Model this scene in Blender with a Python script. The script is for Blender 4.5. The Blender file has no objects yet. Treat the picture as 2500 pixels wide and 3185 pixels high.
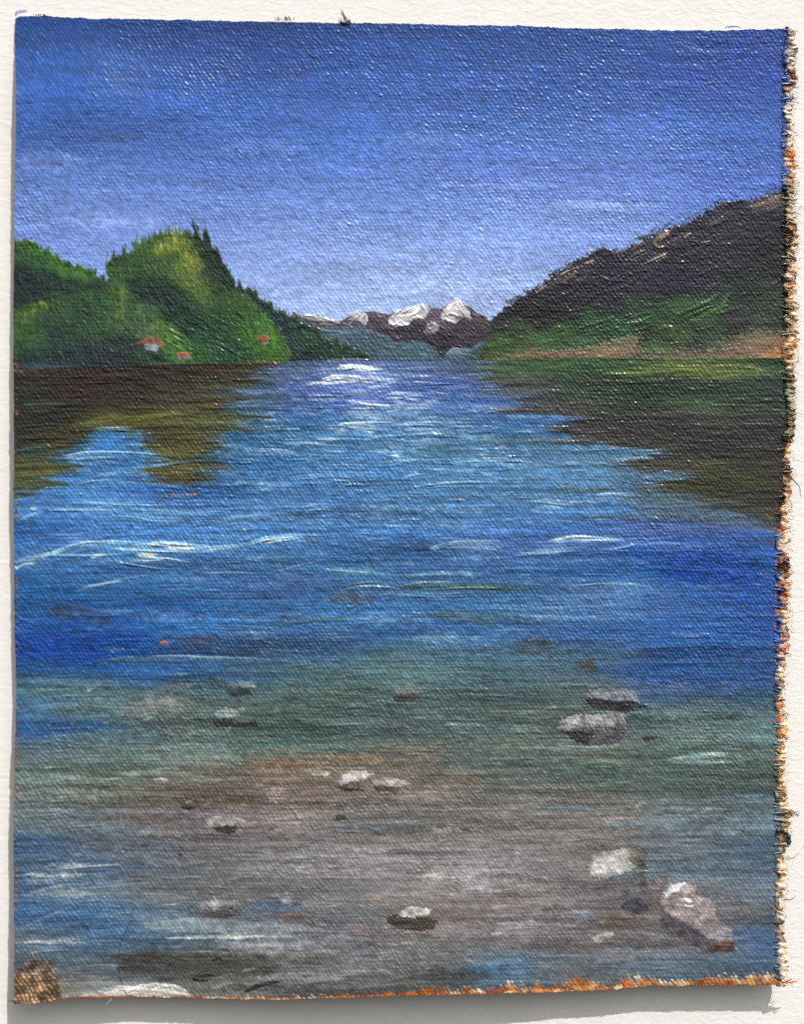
import bpy, math, random
import numpy as np

random.seed(7)
rng = np.random.default_rng(11)
scene = bpy.context.scene
COL = scene.collection

# ------------------------------------------------------------------ camera
D = 1.4637 / 12000.0            # metres for one unit of the drawing (1708 x 2176 units span the frame)
CX, CY, CZ = 854.0, 1088.0, 1.5  # centre of the frame, height of the centre above the floor
CAMD = 4600 / 12000.0
cam = bpy.data.cameras.new("camera")
cam_o = bpy.data.objects.new("camera", cam); COL.objects.link(cam_o)
cam_o.location = (0, -CAMD, CZ)
cam_o.rotation_euler = (math.radians(90), 0, 0)
cam.sensor_fit = 'VERTICAL'
cam.angle_y = 2 * math.atan(3185 / 2 / 4600)
cam.clip_start = 0.01; cam.clip_end = 50
scene.camera = cam_o

# ------------------------------------------------------------------ sky and sun
TH, AZ = math.radians(60), math.radians(20)
sv = (math.sin(TH) * math.sin(AZ), -math.cos(TH), math.sin(TH) * math.cos(AZ))
elev = math.asin(sv[2])
w = bpy.data.worlds.new("World"); scene.world = w; w.use_nodes = True
nt = w.node_tree
bg = nt.nodes['Background']
sky = nt.nodes.new('ShaderNodeTexSky'); sky.sky_type = 'NISHITA'; sky.sun_disc = False
sky.sun_elevation = elev; sky.sun_rotation = math.atan2(sv[0], sv[1])
sky.dust_density = 4.0; sky.air_density = 1.0
hs = nt.nodes.new('ShaderNodeHueSaturation'); hs.inputs['Saturation'].default_value = 0.12
nt.links.new(sky.outputs[0], hs.inputs['Color'])
nt.links.new(hs.outputs[0], bg.inputs[0])
bg.inputs[1].default_value = 0.145
sl = bpy.data.lights.new("sun", 'SUN'); sl.energy = 4.35; sl.angle = math.radians(0.5)
sl.color = (1.0, 0.975, 0.93)
so = bpy.data.objects.new("sun", sl); COL.objects.link(so)
from mathutils import Vector
so.rotation_euler = Vector((-sv[0], -sv[1], -sv[2])).to_track_quat('-Z', 'Y').to_euler()
so.location = (0.3, -1, 3)
scene.view_settings.view_transform = 'Standard'
scene.view_settings.look = 'None'
scene.view_settings.gamma = 1
scene.view_settings.exposure = -0.16

# ------------------------------------------------------------------ helpers
def s2l(c):
    c = np.asarray(c, dtype=np.float64) / 255.0
    return np.where(c <= 0.04045, c / 12.92, ((np.maximum(c, 0) + 0.055) / 1.055) ** 2.4)

def place(x, y, h):
    """drawing units + height above the wall in metres -> scene point (relative to the frame centre)"""
    k = (CAMD - h) / CAMD
    return (x - CX) * D * k, -h, (CY - y) * D * k

def tile(n, sig, seed):
    r = np.random.default_rng(seed).standard_normal((n, n))
    f = np.fft.fftfreq(n) * n
    g = np.exp(-(f[:, None] ** 2 + f[None, :] ** 2) * (sig * math.pi / n) ** 2 * 2)
    o = np.real(np.fft.ifft2(np.fft.fft2(r) * g))
    return (o / o.std()).astype(np.float32)
TL = [tile(1024, 2.0, 100 + k) for k in range(3)]
def nz(x, y, k=0):
    """smooth noise, feature about 2-3 units of (x, y), std 1"""
    t = TL[k % 3]
    x = np.mod(np.asarray(x, dtype=np.float32) + 31.7 * k, 1023.0); y = np.mod(np.asarray(y, dtype=np.float32) + 77.1 * k, 1023.0)
    i = x.astype(np.int32); j = y.astype(np.int32); fx = x - i; fy = y - j
    i1 = (i + 1) & 1023; j1 = (j + 1) & 1023
    return (t[j, i] * (1 - fx) + t[j, i1] * fx) * (1 - fy) + (t[j1, i] * (1 - fx) + t[j1, i1] * fx) * fy
def sm(a, b, x):
    t = np.clip((x - a) / (b - a), 0, 1); return t * t * (3 - 2 * t)

def obj(name, mesh, mat, parent=None, label=None, kind=None):
    o = bpy.data.objects.new(name, mesh); COL.objects.link(o)
    if mat: mesh.materials.append(mat)
    if parent: o.parent = parent
    if label: o['label'] = label
    if kind: o['kind'] = kind
    return o

def mesh_np(name, V, F, col=None, smooth=True):
    """V (n,3), F (m,4) or (m,3)"""
    V = np.asarray(V, dtype=np.float32); F = np.asarray(F, dtype=np.int32)
    me = bpy.data.meshes.new(name)
    m, k = F.shape
    me.vertices.add(len(V)); me.vertices.foreach_set('co', V.ravel())
    me.loops.add(m * k); me.loops.foreach_set('vertex_index', F.ravel())
    me.polygons.add(m)
    me.polygons.foreach_set('loop_start', np.arange(0, m * k, k, dtype=np.int32))
    me.polygons.foreach_set('use_smooth', np.full(m, smooth))
    me.update(calc_edges=True)
    if col is not None:
        a = me.attributes.new('paint', 'FLOAT_COLOR', 'POINT')
        c = np.ones((len(V), 4), dtype=np.float32); c[:, :3] = col
        a.data.foreach_set('color', c.ravel())
    return me

# ------------------------------------------------------------------ the grid of the painted surface
NU, NV = 901, 1301
def itp(x, pts):
    p = np.array(pts, dtype=float); return np.interp(x, p[:, 0], p[:, 1])
TOP = [(30, 44), (40, 37), (60, 35), (100, 34), (130, 37), (200, 39), (300, 41), (500, 45), (700, 49), (854, 50), (950, 53), (1110, 55),
       (1204, 60), (1350, 63), (1479, 65), (1560, 64), (1654, 61), (1680, 60)]
BOT = [(30, 2133), (75, 2131), (150, 2122), (215, 2119), (300, 2118), (425, 2121), (600, 2124), (854, 2115), (1104, 2110),
       (1304, 2102), (1379, 2094), (1504, 2093), (1679, 2092)]
LEFT = [(40, 33), (100, 33), (200, 36), (320, 34), (430, 32), (600, 30), (760, 29), (840, 30), (1100, 30), (1230, 32), (1300, 31),
        (1450, 36), (1500, 35), (1650, 31), (1750, 30), (1990, 32), (2133, 31)]
RIGHT = [(60, 1670), (120, 1666), (430, 1665), (780, 1665), (900, 1669), (960, 1662), (1040, 1663), (1090, 1652), (1250, 1649),
         (1500, 1649), (1740, 1649), (2092, 1650)]
u = np.linspace(0, 1, NU)[None, :]; v = np.linspace(0, 1, NV)[:, None]
Y0 = 45 + v * 2065
XL = itp(Y0, LEFT) + 0.5 * nz(Y0 * 0.15, Y0 * 0 + 3) + 0.5 * nz(Y0 * 0.6, Y0 * 0 + 9)
XR = itp(Y0, RIGHT) + 1.6 * nz(Y0 * 0.3, Y0 * 0 + 5, 1)
X = XL + u * (XR - XL)
e_t = itp(X, TOP) + 0.7 * nz(X * 0.3, X * 0 + 13, 1) + 0.5 * nz(X * 1.1, X * 0 + 23, 2)
e_b = itp(X, BOT) + 0.6 * nz(X * 0.3, X * 0 + 53, 1) + 0.6 * nz(X * 1.1, X * 0 + 43, 2)
Y = (e_t + v * (e_b - e_t)).astype(np.float32); X = X.astype(np.float32)
# rounded corners
U = np.broadcast_to(u, X.shape); Vv = np.broadcast_to(v, X.shape)

RGB = np.zeros(X.shape + (3,), dtype=np.float32)       # pigment, sRGB 0..255
HI = np.zeros(X.shape, dtype=np.float32)               # thickness of the paint, in drawing units
ID = np.zeros(X.shape, dtype=np.int16)                 # which painted part a vertex belongs to
GL = np.zeros(X.shape, dtype=np.float32)

# woven cloth: lattice of thread crossings with a lean to the right, in thread coordinates
wx = X + 1.2 * nz(X * .035, Y * .02, 0) + 1.5 * nz(X * .13, Y * .11, 1) + 3.0 * nz(X * .006, Y * .006, 2) + .8 * nz(X * .3, Y * .25, 2)
wy = Y - (itp(X, TOP) - 50) * (1 - Vv) - (itp(X, BOT) - 2110) * Vv + 1.6 * nz(X * .010, Y * .05, 1) + 1.1 * nz(X * .09, Y * .15, 2) + .6 * nz(X * .25, Y * .32, 0)
PX, PY = 9.4, 7.1
rn = np.round(wy / PY); fy0 = wy / PY - rn
q_ = wx / PX - rn * .5; cm = np.round(q_); fx0 = q_ - cm
RT = np.random.default_rng(5).standard_normal((5, 512, 512)).astype(np.float32)
WV = np.full(X.shape, -1.0, dtype=np.float32); acc = np.zeros(X.shape, dtype=np.float32)
loc = np.clip(1 + .13 * nz(X * .05, Y * .07, 0) + .12 * nz(X * .008, Y * .012, 2), .5, 1.5)
for dn in (-1, 0, 1):
    for dm in (-1, 0, 1, 2) if dn else (-1, 0, 1):
        n_ = (rn + dn).astype(np.int32); sh = dn * .5
        m_ = (cm + dm - (1 if (dn and dm == 2) else 0) * 0).astype(np.int32)
        dx = fx0 - (dm + 0) - sh + (0 if dn == 0 else 0); dy = fy0 - dn
        # position of cell (n, m): x = (m + n/2) PX
        r0 = RT[0][n_ & 511, m_ & 511]; r1 = RT[1][n_ & 511, m_ & 511]; r2 = RT[2][n_ & 511, m_ & 511]; r3 = RT[3][n_ & 511, m_ & 511]; r4 = RT[4][n_ & 511, m_ & 511]
        ex = dx - .07 * r1; ey = dy - .08 * r2
        ex2 = ex - .34 * ey
        g = np.exp(-(ex2 / (.315 + .025 * r3)) ** 2 - (ey / .43) ** 2)
        acc += np.clip(1 + .30 * r0, .25, 1.8) * g * (1 + .40 * r3 * ex2 + .38 * r4 * ey)
WV = (acc * 1.45 - 1.0) * loc
WV = WV + 0.13 * nz(X * .30, Y * .42, 0) + .15 * nz(X * .6, Y * .8, 2) + .05 * nz(X * .04, Y * .35, 1)
WV = WV.astype(np.float32)

def box_ix(x0, y0, x1, y1):
    m = 22
    i0 = int(max(0, (x0 - m - 31) / 1630 * NU)); i1 = int(min(NU, (x1 + m - 29) / 1617 * NU + 6))
    j0 = int(max(0, (y0 - m - 55) / 2075 * NV - 4)); j1 = int(min(NV, (y1 + m - 45) / 2050 * NV + 14))
    return slice(j0, max(j0 + 1, j1)), slice(i0, max(i0 + 1, i1))

def inside(px, py, P):
    r = np.zeros(px.shape, dtype=bool)
    n = len(P)
    for k in range(n):
        x0, y0 = P[k]; x1, y1 = P[(k + 1) % n]
        if y0 == y1: continue
        c = ((py >= min(y0, y1)) & (py < max(y0, y1)))
        r ^= c & (px < (x1 - x0) * (py - y0) / (y1 - y0) + x0)
    return r

def field(pts, sx, sy, step=6.0):
    """smooth colour field through (x, y, r, g, b) samples"""
    P = np.array(pts, dtype=float)
    gx = np.arange(20, 1700, step); gy = np.arange(20, 2160, step)
    y_lo, y_hi = P[:, 1].min() - 60, P[:, 1].max() + 60
    x_lo, x_hi = P[:, 0].min() - 60, P[:, 0].max() + 60
    gx = gx[(gx >= x_lo - step) & (gx <= x_hi + step)]; gy = gy[(gy >= y_lo - step) & (gy <= y_hi + step)]
    A = np.exp(-((gx[:, None] - P[None, :, 0]) / sx) ** 2 / 2)            # nx, n
    B = np.exp(-((gy[:, None] - P[None, :, 1]) / sy) ** 2 / 2)            # ny, n
    # far fallback so that no cell is empty
    A2 = 1e-4 / (1 + ((gx[:, None] - P[None, :, 0]) / sx) ** 2); B2 = 1 / (1 + ((gy[:, None] - P[None, :, 1]) / sy) ** 4)
    Wt = np.einsum('yn,xn->yx', B, A) + np.einsum('yn,xn->yx', B2, A2)
    out = np.empty((len(gy), len(gx), 3))
    for c in range(3):
        out[..., c] = (np.einsum('yn,xn->yx', B * P[:, 2 + c], A) + np.einsum('yn,xn->yx', B2 * P[:, 2 + c], A2)) / Wt
    def f(x, y):
        fx = np.clip((x - gx[0]) / step, 0, len(gx) - 1.001); fy = np.clip((y - gy[0]) / step, 0, len(gy) - 1.001)
        i = fx.astype(int); j = fy.astype(int); fx = (fx - i)[..., None]; fy = (fy - j)[..., None]
        return (out[j, i] * (1 - fx) + out[j, i + 1] * fx) * (1 - fy) + (out[j + 1, i] * (1 - fx) + out[j + 1, i + 1] * fx) * fy
    return f

def poly(P, colour, rough=(2.0, 2.0), freq=(.25, .25), alpha=1.0, pid=None, hgt=0.0, soft=0):
    """fill a polygon whose edge is broken up by noise; colour is rgb or a field"""
    P = np.array(P, dtype=float)
    s = box_ix(P[:, 0].min(), P[:, 1].min(), P[:, 0].max(), P[:, 1].max())
    x = X[s]; y = Y[s]
    m = np.zeros(x.shape, dtype=np.float32)
    for ox, oy in ((-.45, -.4), (.45, -.4), (-.45, .4), (.45, .4)):
        qx = x + ox + rough[0] * nz((x + ox) * freq[0], (y + oy) * freq[1], 0)
        qy = y + oy + rough[1] * nz((x + ox) * freq[0], (y + oy) * freq[1], 1)
        if soft:
            qx = qx + soft * nz(x * 1.3, y * 1.1, 2); qy = qy + soft * .6 * nz(x * 1.4, y * 1.2, 0)
        m += inside(qx, qy, P) * .25
    c = colour(x, y) if callable(colour) else np.array(colour, dtype=float)
    a = (m * alpha)[..., None]
    RGB[s] = RGB[s] * (1 - a) + c * a
    if hgt: HI[s] += hgt * m
    if pid is not None: ID[s][m > 0.5] = pid
    return s, m

def smooth_pts(pts, n):
    P = np.array(pts, dtype=float)
    if len(P) == 2: 
        t = np.linspace(0, 1, max(2, n))[:, None]; return P[0] * (1 - t) + P[1] * t
    Q = np.vstack([2 * P[0] - P[1], P, 2 * P[-1] - P[-2]]); out = []
    per = max(2, n // (len(P) - 1))
    for k in range(1, len(Q) - 2):
        p0, p1, p2, p3 = Q[k - 1:k + 3]
        for t in np.linspace(0, 1, per, endpoint=False):
            out.append(.5 * ((2 * p1) + (-p0 + p2) * t + (2 * p0 - 5 * p1 + 4 * p2 - p3) * t * t + (-p0 + 3 * p1 - 3 * p2 + p3) * t ** 3))
    out.append(P[-1]); return np.array(out)

def stroke(pts, wd, col, a=1.0, dry=0.3, h=0.0, t0=.15, t1=.35, n=6, grain=0.0, pid=None, hair=.9):
    """one brush stroke: bristle marks along it, thin ends, thickness h"""
    P = smooth_pts(pts, n)
    x0, y0 = P.min(0) - wd; x1, y1 = P.max(0) + wd
    s = box_ix(x0, y0, x1, y1)
    x = X[s]; y = Y[s]
    if x.size == 0: return
    best = np.full(x.shape, 1e9, dtype=np.float32); sd = np.zeros_like(best); tt = np.zeros_like(best)
    L = np.concatenate([[0], np.cumsum(np.hypot(*(np.diff(P, axis=0).T)))]); Lt = max(L[-1], 1e-3)
    for k in range(len(P) - 1):
        ax, ay = P[k]; bx, by = P[k + 1]; dx, dy = bx - ax, by - ay; ln = math.hypot(dx, dy) + 1e-6
        q = np.clip(((x - ax) * dx + (y - ay) * dy) / ln ** 2, 0, 1)
        ex = x - ax - q * dx; ey = y - ay - q * dy; d = np.hypot(ex, ey)
        b = d < best; best = np.where(b, d, best)
        sd = np.where(b, np.sign(dx * ey - dy * ex) * d, sd); tt = np.where(b, (L[k] + q * ln), tt)
    tn = tt / Lt
    sid = random.random() * 900
    wl = wd * np.sqrt(np.clip(np.minimum(tn / max(t0, 1e-3), 1) * np.minimum((1 - tn) / max(t1, 1e-3), 1), 0.03, 1))
    edge = 1 - sm(-.9, .9, best - wl)
    br = nz(sd * hair + sid, tt * .035 + sid, 1) * .7 + nz(sd * hair * 2.2 + sid, tt * .10, 2) * .4
    m = edge * sm(-1.2, .4, br + (1 - 2 * dry) * 1.6 - 1.3 * sm(.5, 1, tn) * dry * 2)
    if grain: m = m * sm(-.25, .25, WV[s] + (1 - grain) * .8 - .25)
    aa = np.clip(m * a, 0, 1)[..., None]
    c = np.array(col, dtype=float)
    cc = c * (1 + 0.05 * br[..., None])
    RGB[s] = RGB[s] * (1 - aa) + cc * aa
    if h: HI[s] += h * m * (0.65 + .55 * np.clip(br, -1.5, 1.5))
    if pid is not None: ID[s][m * a > .45] = pid

def hairs(pts, wd, col, a=1.0, h=.7, dens=1.5, pid=None, base=.4, spread=1.0):
    """a dry brush stroke: a thin body and many separate bristle lines"""
    P = smooth_pts(pts, 8); n = len(P)
    if base: stroke(P[::2] if n > 4 else P, wd, col, a * base, .55, h * .3, .2, .4, 5, pid=pid)
    T = np.gradient(P, axis=0); T /= np.linalg.norm(T, axis=1)[:, None] + 1e-9; N = np.stack([-T[:, 1], T[:, 0]], -1)
    for q in range(max(2, int(wd * dens))):
        o = random.uniform(-wd, wd) * spread; i0 = int(R() ** 1.5 * .5 * n); i1 = n - int(R() * .5 * n)
        if i1 - i0 < 3: continue
        Q = P[i0:i1] + N[i0:i1] * o * (1 - .25 * np.linspace(0, 1, i1 - i0)[:, None])
        c = np.clip(np.array(col, dtype=float) * (1 + random.gauss(0, .07)), 0, 250)
        stroke(Q[::2] if len(Q) > 5 else Q, random.uniform(.6, 1.25), c, a * random.uniform(.45, 1), .3, h, .2, .4, 4, pid=pid)

def scum(conv, L_, pid=None, soft=3.2):
    """grainy patches of paint dragged over the weave: (polygon, colour, opacity)"""
    for P_, c, a in L_:
        c = np.array(c, dtype=float) * (.95 if pid and 49 < pid < 66 and sum(c) > 450 else 1)
        P2 = conv(*P_)
        f = lambda x, y, c=c: c * (1 + .10 * nz(x * .35, y * .5, 0) + .07 * nz(x * .8, y * .8, 1))[..., None]
        poly(P2, f, (2.0, 1.4), (.2, .25), a * .55, pid=pid, hgt=.15, soft=soft)
        poly(P2, f, (1.4, 1.0), (.4, .4), a * .62, pid=pid, hgt=.2, soft=soft * .5)

# converters from the close-up views I measured in, to drawing units
def Z(x0, y0, k): return lambda *q: [(x0 + k * a, y0 + k * b) for a, b in q]
Z3 = Z(0, 423.6, .4); Z4 = Z(546.5, 580.7, .34); Z5 = Z(1024.8, 382.6, .4)
Z6 = Z(0, 737.9, .5); Z7 = Z(854, 737.9, .5); Z8 = Z(0, 1264, .5); Z9 = Z(854, 1264, .5)
Zs = Z(1093.1, 1400.6, .2983); Zt = Z(307.4, 1400.6, .4)
Z10 = Z(0, 1708, .5); Z11 = Z(854, 1708, .5); Z0 = Z(0, 0, 1)
def zf(z, rows): return [tuple(z((r[0], r[1]))[0]) + tuple(r[2:]) for r in rows]
def rows(d):
    return [(x, y, r, g, b) for y, L in d.items() for (x, r, g, b) in L]

PARTS = {}      # id -> (name, label, parent id)
def part(i, name, label=None, par=None): PARTS[i] = (name, label, par); return i

# ================================================================== THE PICTURE, painted from back to front
R = random.random
# ---- sky
ID[:] = part(1, 'sky_paint', 'blue to pale violet sky painted across the upper third')
SKY = rows({
 55: [(60, 28, 70, 150), (300, 18, 60, 138), (500, 18, 60, 140), (850, 28, 68, 148), (1100, 26, 68, 148), (1400, 28, 72, 158), (1640, 22, 56, 142)],
 130: [(60, 28, 74, 158), (250, 34, 84, 165), (500, 26, 70, 152), (850, 44, 84, 172), (1200, 34, 80, 165), (1640, 30, 62, 158)],
 200: [(60, 38, 80, 168), (400, 60, 95, 190), (850, 60, 93, 190), (1200, 52, 90, 183), (1640, 48, 80, 178)],
 280: [(60, 62, 96, 192), (250, 52, 74, 162), (500, 64, 94, 192), (850, 68, 98, 194), (1300, 68, 98, 196), (1640, 52, 84, 182)],
 360: [(60, 84, 114, 206), (400, 76, 104, 196), (850, 82, 110, 208), (1300, 80, 108, 208), (1640, 58, 90, 190)],
 440: [(60, 102, 130, 218), (400, 94, 120, 206), (850, 96, 126, 216), (1300, 96, 126, 216), (1600, 66, 96, 196)],
 520: [(60, 102, 130, 226), (200, 108, 134, 228), (600, 112, 138, 224), (1000, 112, 142, 226), (1300, 104, 134, 222)],
 600: [(550, 116, 142, 225), (800, 126, 154, 230), (1050, 120, 146, 226)],
 670: [(620, 132, 152, 222), (850, 138, 164, 232), (1000, 124, 150, 224)]})
fs = field(SKY, 130, 42)
s = box_ix(30, 40, 1670, 790)
RGB[s] = fs(X[s], Y[s])
st = nz(X[s] * .012, Y[s] * .16, 0); st2 = nz(X[s] * .03, Y[s] * .5, 1)
RGB[s] *= (1 + .030 * st + .022 * st2)[..., None]
RGB[s] += (nz(X[s] * .006, Y[s] * .012, 2) * 3)[..., None] * np.array([1.2, .5, .2])
HI[s] += .10 * st2 + .05 * nz(X[s] * .05, Y[s] * .9, 2)
def local(x, y):
    j = int(np.clip((y - 45) / 2065 * NV, 0, NV - 1)); i = int(np.clip((x - 31) / 1626 * NU, 0, NU - 1)); return RGB[j, i].copy()
for k in range(520):
    x = 30 + R() * 1640; y = 50 + R() * 610
    c = np.array(fs(np.array([x]), np.array([y]))[0]) * (1 + random.gauss(0, .055)) + random.gauss(0, 2) * np.array([1, .4, -.2])
    ln = 60 + R() * 170; dy = random.gauss(0, 5)
    stroke([(x - ln / 2, y - dy), (x, y - 3 * R()), (x + ln / 2, y + dy)], 4 + R() * 8, c, .35, .35, .06)
for (x, y, ln, wd, c) in [(240, 285, 200, 14, (56, 72, 155)), (520, 330, 300, 10, (70, 95, 185)), (1290, 433, 240, 9, (130, 155, 232)), (1060, 395, 260, 8, (118, 142, 225)), (640, 300, 120, 5, (62, 85, 165)),
                          (1500, 190, 200, 10, (34, 76, 160)), (350, 95, 260, 10, (20, 62, 135)), (620, 90, 260, 12, (20, 62, 140)), (900, 615, 260, 9, (140, 165, 235)), (1000, 560, 200, 8, (132, 158, 232))]:
    stroke([(x - ln / 2, y), (x, y + 2), (x + ln / 2, y)], wd, c, .6, .5, .08)
for x, y, ln, ht, c in [(100, 345, 190, 44, (122, 134, 206)), (560, 315, 200, 34, (104, 122, 198)), (900, 300, 260, 30, (96, 118, 200)), (1250, 440, 300, 26, (132, 152, 226)), (950, 610, 320, 34, (142, 164, 232)), (250, 470, 260, 30, (130, 152, 228))]:
    scum(Z0, [([(x - ln / 2, y + 3), (x - ln * .2, y - ht / 2), (x + ln * .25, y - ht * .45), (x + ln / 2, y), (x + ln * .2, y + ht / 2), (x - ln * .25, y + ht * .4)], c, .32)], soft=9)
# orange ground showing through by the left hill
for (x, y) in [(36, 503), (130, 552), (152, 567), (300, 512), (480, 545), (431, 500), (1000, 520)]:
    stroke([(x - 3, y), (x + 4, y + 1)], 2.2, (200, 110, 90), .6, .3)

# ---- far snow mountains
part(10, 'mountain_paint', 'dark mauve mountain range painted far off at the head of the lake')
RIDGE = Z4((215, 285), (240, 265), (300, 257), (400, 265), (470, 285), (530, 297), (600, 257), (650, 238), (700, 240), (760, 245), (830, 254), (900, 226), (950, 218),
           (1020, 188), (1060, 198), (1090, 216), (1150, 222), (1200, 182), (1250, 160), (1290, 175), (1340, 228), (1400, 264), (1460, 302), (1560, 300), (1560, 420), (1400, 470),
           (1240, 480), (1170, 530), (1120, 510), (1040, 470), (830, 440), (730, 390), (510, 375), (350, 370))
MT = field(zf(Z4, [(300, 310, 75, 70, 80), (450, 310, 85, 78, 85), (600, 310, 70, 62, 75), (720, 300, 60, 52, 62), (780, 265, 95, 85, 95), (850, 370, 55, 48, 60), (950, 380, 48, 42, 55),
      (1080, 230, 85, 75, 85), (1130, 270, 95, 85, 98), (1100, 400, 48, 42, 52), (1150, 440, 42, 36, 46), (1300, 330, 60, 52, 64), (1400, 300, 75, 65, 72), (1350, 400, 50, 44, 54), (1430, 350, 55, 48, 55)]), 16, 12)
poly(RIDGE, MT, (1.5, 1.0), (.4, .4), pid=10, hgt=.45)
for k in range(150):
    a, b = Z4((240 + R() * 1200, 240 + R() * 240))[0]
    i = ID[int(np.clip((b - 45) / 2065 * NV, 0, NV - 1)), min(NU - 1, int((a - 31) / 1626 * NU))]
    if i != 10: continue
    c = np.array(MT(np.array([a]), np.array([b]))[0]) * (1 + random.gauss(0, .16)); dx = 5 + R() * 7
    stroke([(a - dx, b - dx * .5), (a + dx, b + dx * .6)] if R() < .6 else [(a - dx * .5, b + dx * .7), (a + dx * .4, b - dx * .6)], 1.6 + R() * 1.8, c, .75, .3, .5)
part(11, 'snow_paint', 'thick white dab of snow on the tallest peak right of centre', 10)
part(12, 'snow_paint', 'thick white snow on the broad middle peak', 10)
part(13, 'snow_paint', 'white snow dab on the small left peak', 10)
part(14, 'snow_paint', 'thin white snow line on the far left ridge', 10)
part(15, 'snow_paint', 'grey smeared snow low on the mountain face', 10)
W = (242, 243, 246)
for pid, P_, c, a in [(14, ((250, 268), (330, 258), (420, 275), (520, 298), (510, 318), (430, 305), (330, 290)), (170, 168, 176), .75), (13, ((650, 243), (690, 252), (692, 300), (672, 332), (645, 303), (610, 300), (565, 305), (600, 260)), (176, 174, 180), .85),
                  (12, ((1020, 188), (1060, 203), (1075, 240), (1045, 275), (965, 292), (950, 322), (900, 332), (845, 334), (812, 322), (830, 280), (865, 240), (950, 218)), (205, 205, 210), .9), (11, ((1250, 160), (1285, 178), (1312, 228), (1345, 295), (1300, 275), (1258, 302), (1240, 314), (1190, 310), (1158, 292), (1142, 272), (1168, 225), (1200, 183)), (208, 207, 211), .9), (15, ((1060, 318), (1120, 308), (1134, 350), (1110, 378), (1030, 374), (1050, 345)), (132, 128, 136), .75)]:
    poly(Z4(*P_), c, (1.4, 1.0), (.4, .4), a, pid=pid, hgt=1.0, soft=.8)
scum(Z4, [(((1258, 262), (1300, 285), (1290, 320), (1250, 315)), (70, 60, 70), .8), (((940, 300), (1040, 285), (1080, 300), (1000, 330)), (66, 58, 66), .5), (((960, 235), (1000, 240), (950, 262)), (120, 116, 124), .5)], soft=1)
for k in range(46):
    x = random.choice([random.uniform(830, 1060), random.uniform(1150, 1320), random.uniform(580, 690), random.uniform(280, 500)]); y = 200 + R() * 120 + (60 if x < 520 else 0)
    stroke(Z4((x, y), (x + random.gauss(0, 16), y + 22 + R() * 16)), 1.1, random.choice([(130, 126, 134), (96, 90, 98), (235, 235, 238), (150, 146, 152)]), .55, .35, .9, n=2)
def sn(pid, *L):
    for q, wd, c, a, h in L: hairs(Z4(*q), wd * .8, c, a, h, 1.8, pid=pid, base=.75)
sn(14, (((250, 270), (330, 262), (400, 285), (440, 300)), 2.6, (205, 205, 212), .9, 1.1), (((400, 275), (460, 295), (520, 302)), 2.2, (190, 190, 200), .9, .9),
   (((300, 262), (360, 266)), 1.8, W, .95, .8), (((400, 310), (460, 322), (500, 318)), 1.8, (175, 172, 182), .8, .7), (((250, 285), (320, 300)), 1.6, (150, 145, 155), .6, .5))
sn(13, (((650, 245), (615, 285), (580, 300)), 3.5, (200, 200, 205), .9, 1.3), (((670, 250), (640, 290), (675, 322)), 3.2, W, .9, 1.5), (((685, 262), (683, 300), (672, 328)), 2.4, W, .85, 1.2),
   (((600, 262), (620, 270), (600, 300)), 2.6, (215, 215, 220), .85, 1.0), (((740, 252), (770, 268), (820, 262)), 2.2, (140, 132, 142), .7, .8), (((745, 270), (780, 280)), 2, (120, 110, 120), .7, .8))
sn(12, (((1020, 192), (975, 220), (930, 245), (880, 255)), 4.2, (225, 225, 230), .9, 1.5), (((1030, 195), (1045, 225), (1065, 245)), 4, (190, 188, 192), .9, 1.4), (((1010, 205), (1000, 235), (960, 262), (900, 280)), 4, W, .95, 1.6),
   (((900, 232), (870, 250), (850, 280), (825, 310)), 4, (210, 210, 215), .9, 1.5), (((830, 300), (850, 322), (880, 300), (900, 290)), 3.4, W, .95, 1.6), (((905, 300), (925, 325), (950, 315), (965, 290)), 3.4, W, .97, 1.7),
   (((960, 270), (1000, 275), (1040, 262)), 3.2, W, .95, 1.5), (((860, 262), (900, 270), (940, 262)), 3, (235, 235, 240), .95, 1.3), (((1055, 205), (1075, 235), (1060, 255)), 2.4, (165, 160, 165), .8, 1.0),
   (((880, 318), (900, 328), (920, 325)), 2.8, (235, 235, 238), .9, 1.4), (((825, 318), (850, 328)), 2.2, (220, 220, 225), .9, 1.2))
sn(11, (((1250, 165), (1215, 195), (1185, 235), (1160, 265)), 4.6, W, .95, 1.8), (((1255, 168), (1250, 200), (1215, 240), (1190, 262)), 4.8, (232, 232, 235), .97, 1.8), (((1262, 172), (1290, 215), (1300, 260), (1330, 290)), 4.4, (205, 203, 208), .9, 1.7),
   (((1270, 185), (1262, 215), (1275, 245), (1300, 262)), 4, W, .9, 1.7), (((1170, 270), (1200, 255), (1240, 262), (1250, 300)), 4.2, (215, 212, 212), .85, 1.5), (((1175, 280), (1190, 300), (1230, 305)), 3.6, (195, 190, 190), .85, 1.2),
   (((1280, 175), (1310, 215), (1335, 240)), 2.6, (150, 145, 150), .8, 1.2), (((1340, 250), (1380, 272), (1400, 285)), 2, (170, 160, 165), .7, .9), (((1165, 235), (1150, 260), (1140, 300)), 2.2, (175, 170, 175), .7, .9))
sn(15, (((1080, 310), (1110, 320), (1090, 350), (1050, 355)), 4.4, (150, 148, 155), .7, .9), (((1100, 330), (1125, 350), (1090, 372), (1040, 368)), 4, (175, 172, 178), .75, 1.0), (((1060, 345), (1100, 352)), 2.6, (200, 198, 202), .8, .8),
   (((820, 320), (830, 345), (870, 350)), 3, (110, 104, 114), .7, .7), (((1250, 262), (1258, 300)), 2.8, (70, 58, 66), .9, .7))

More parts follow.
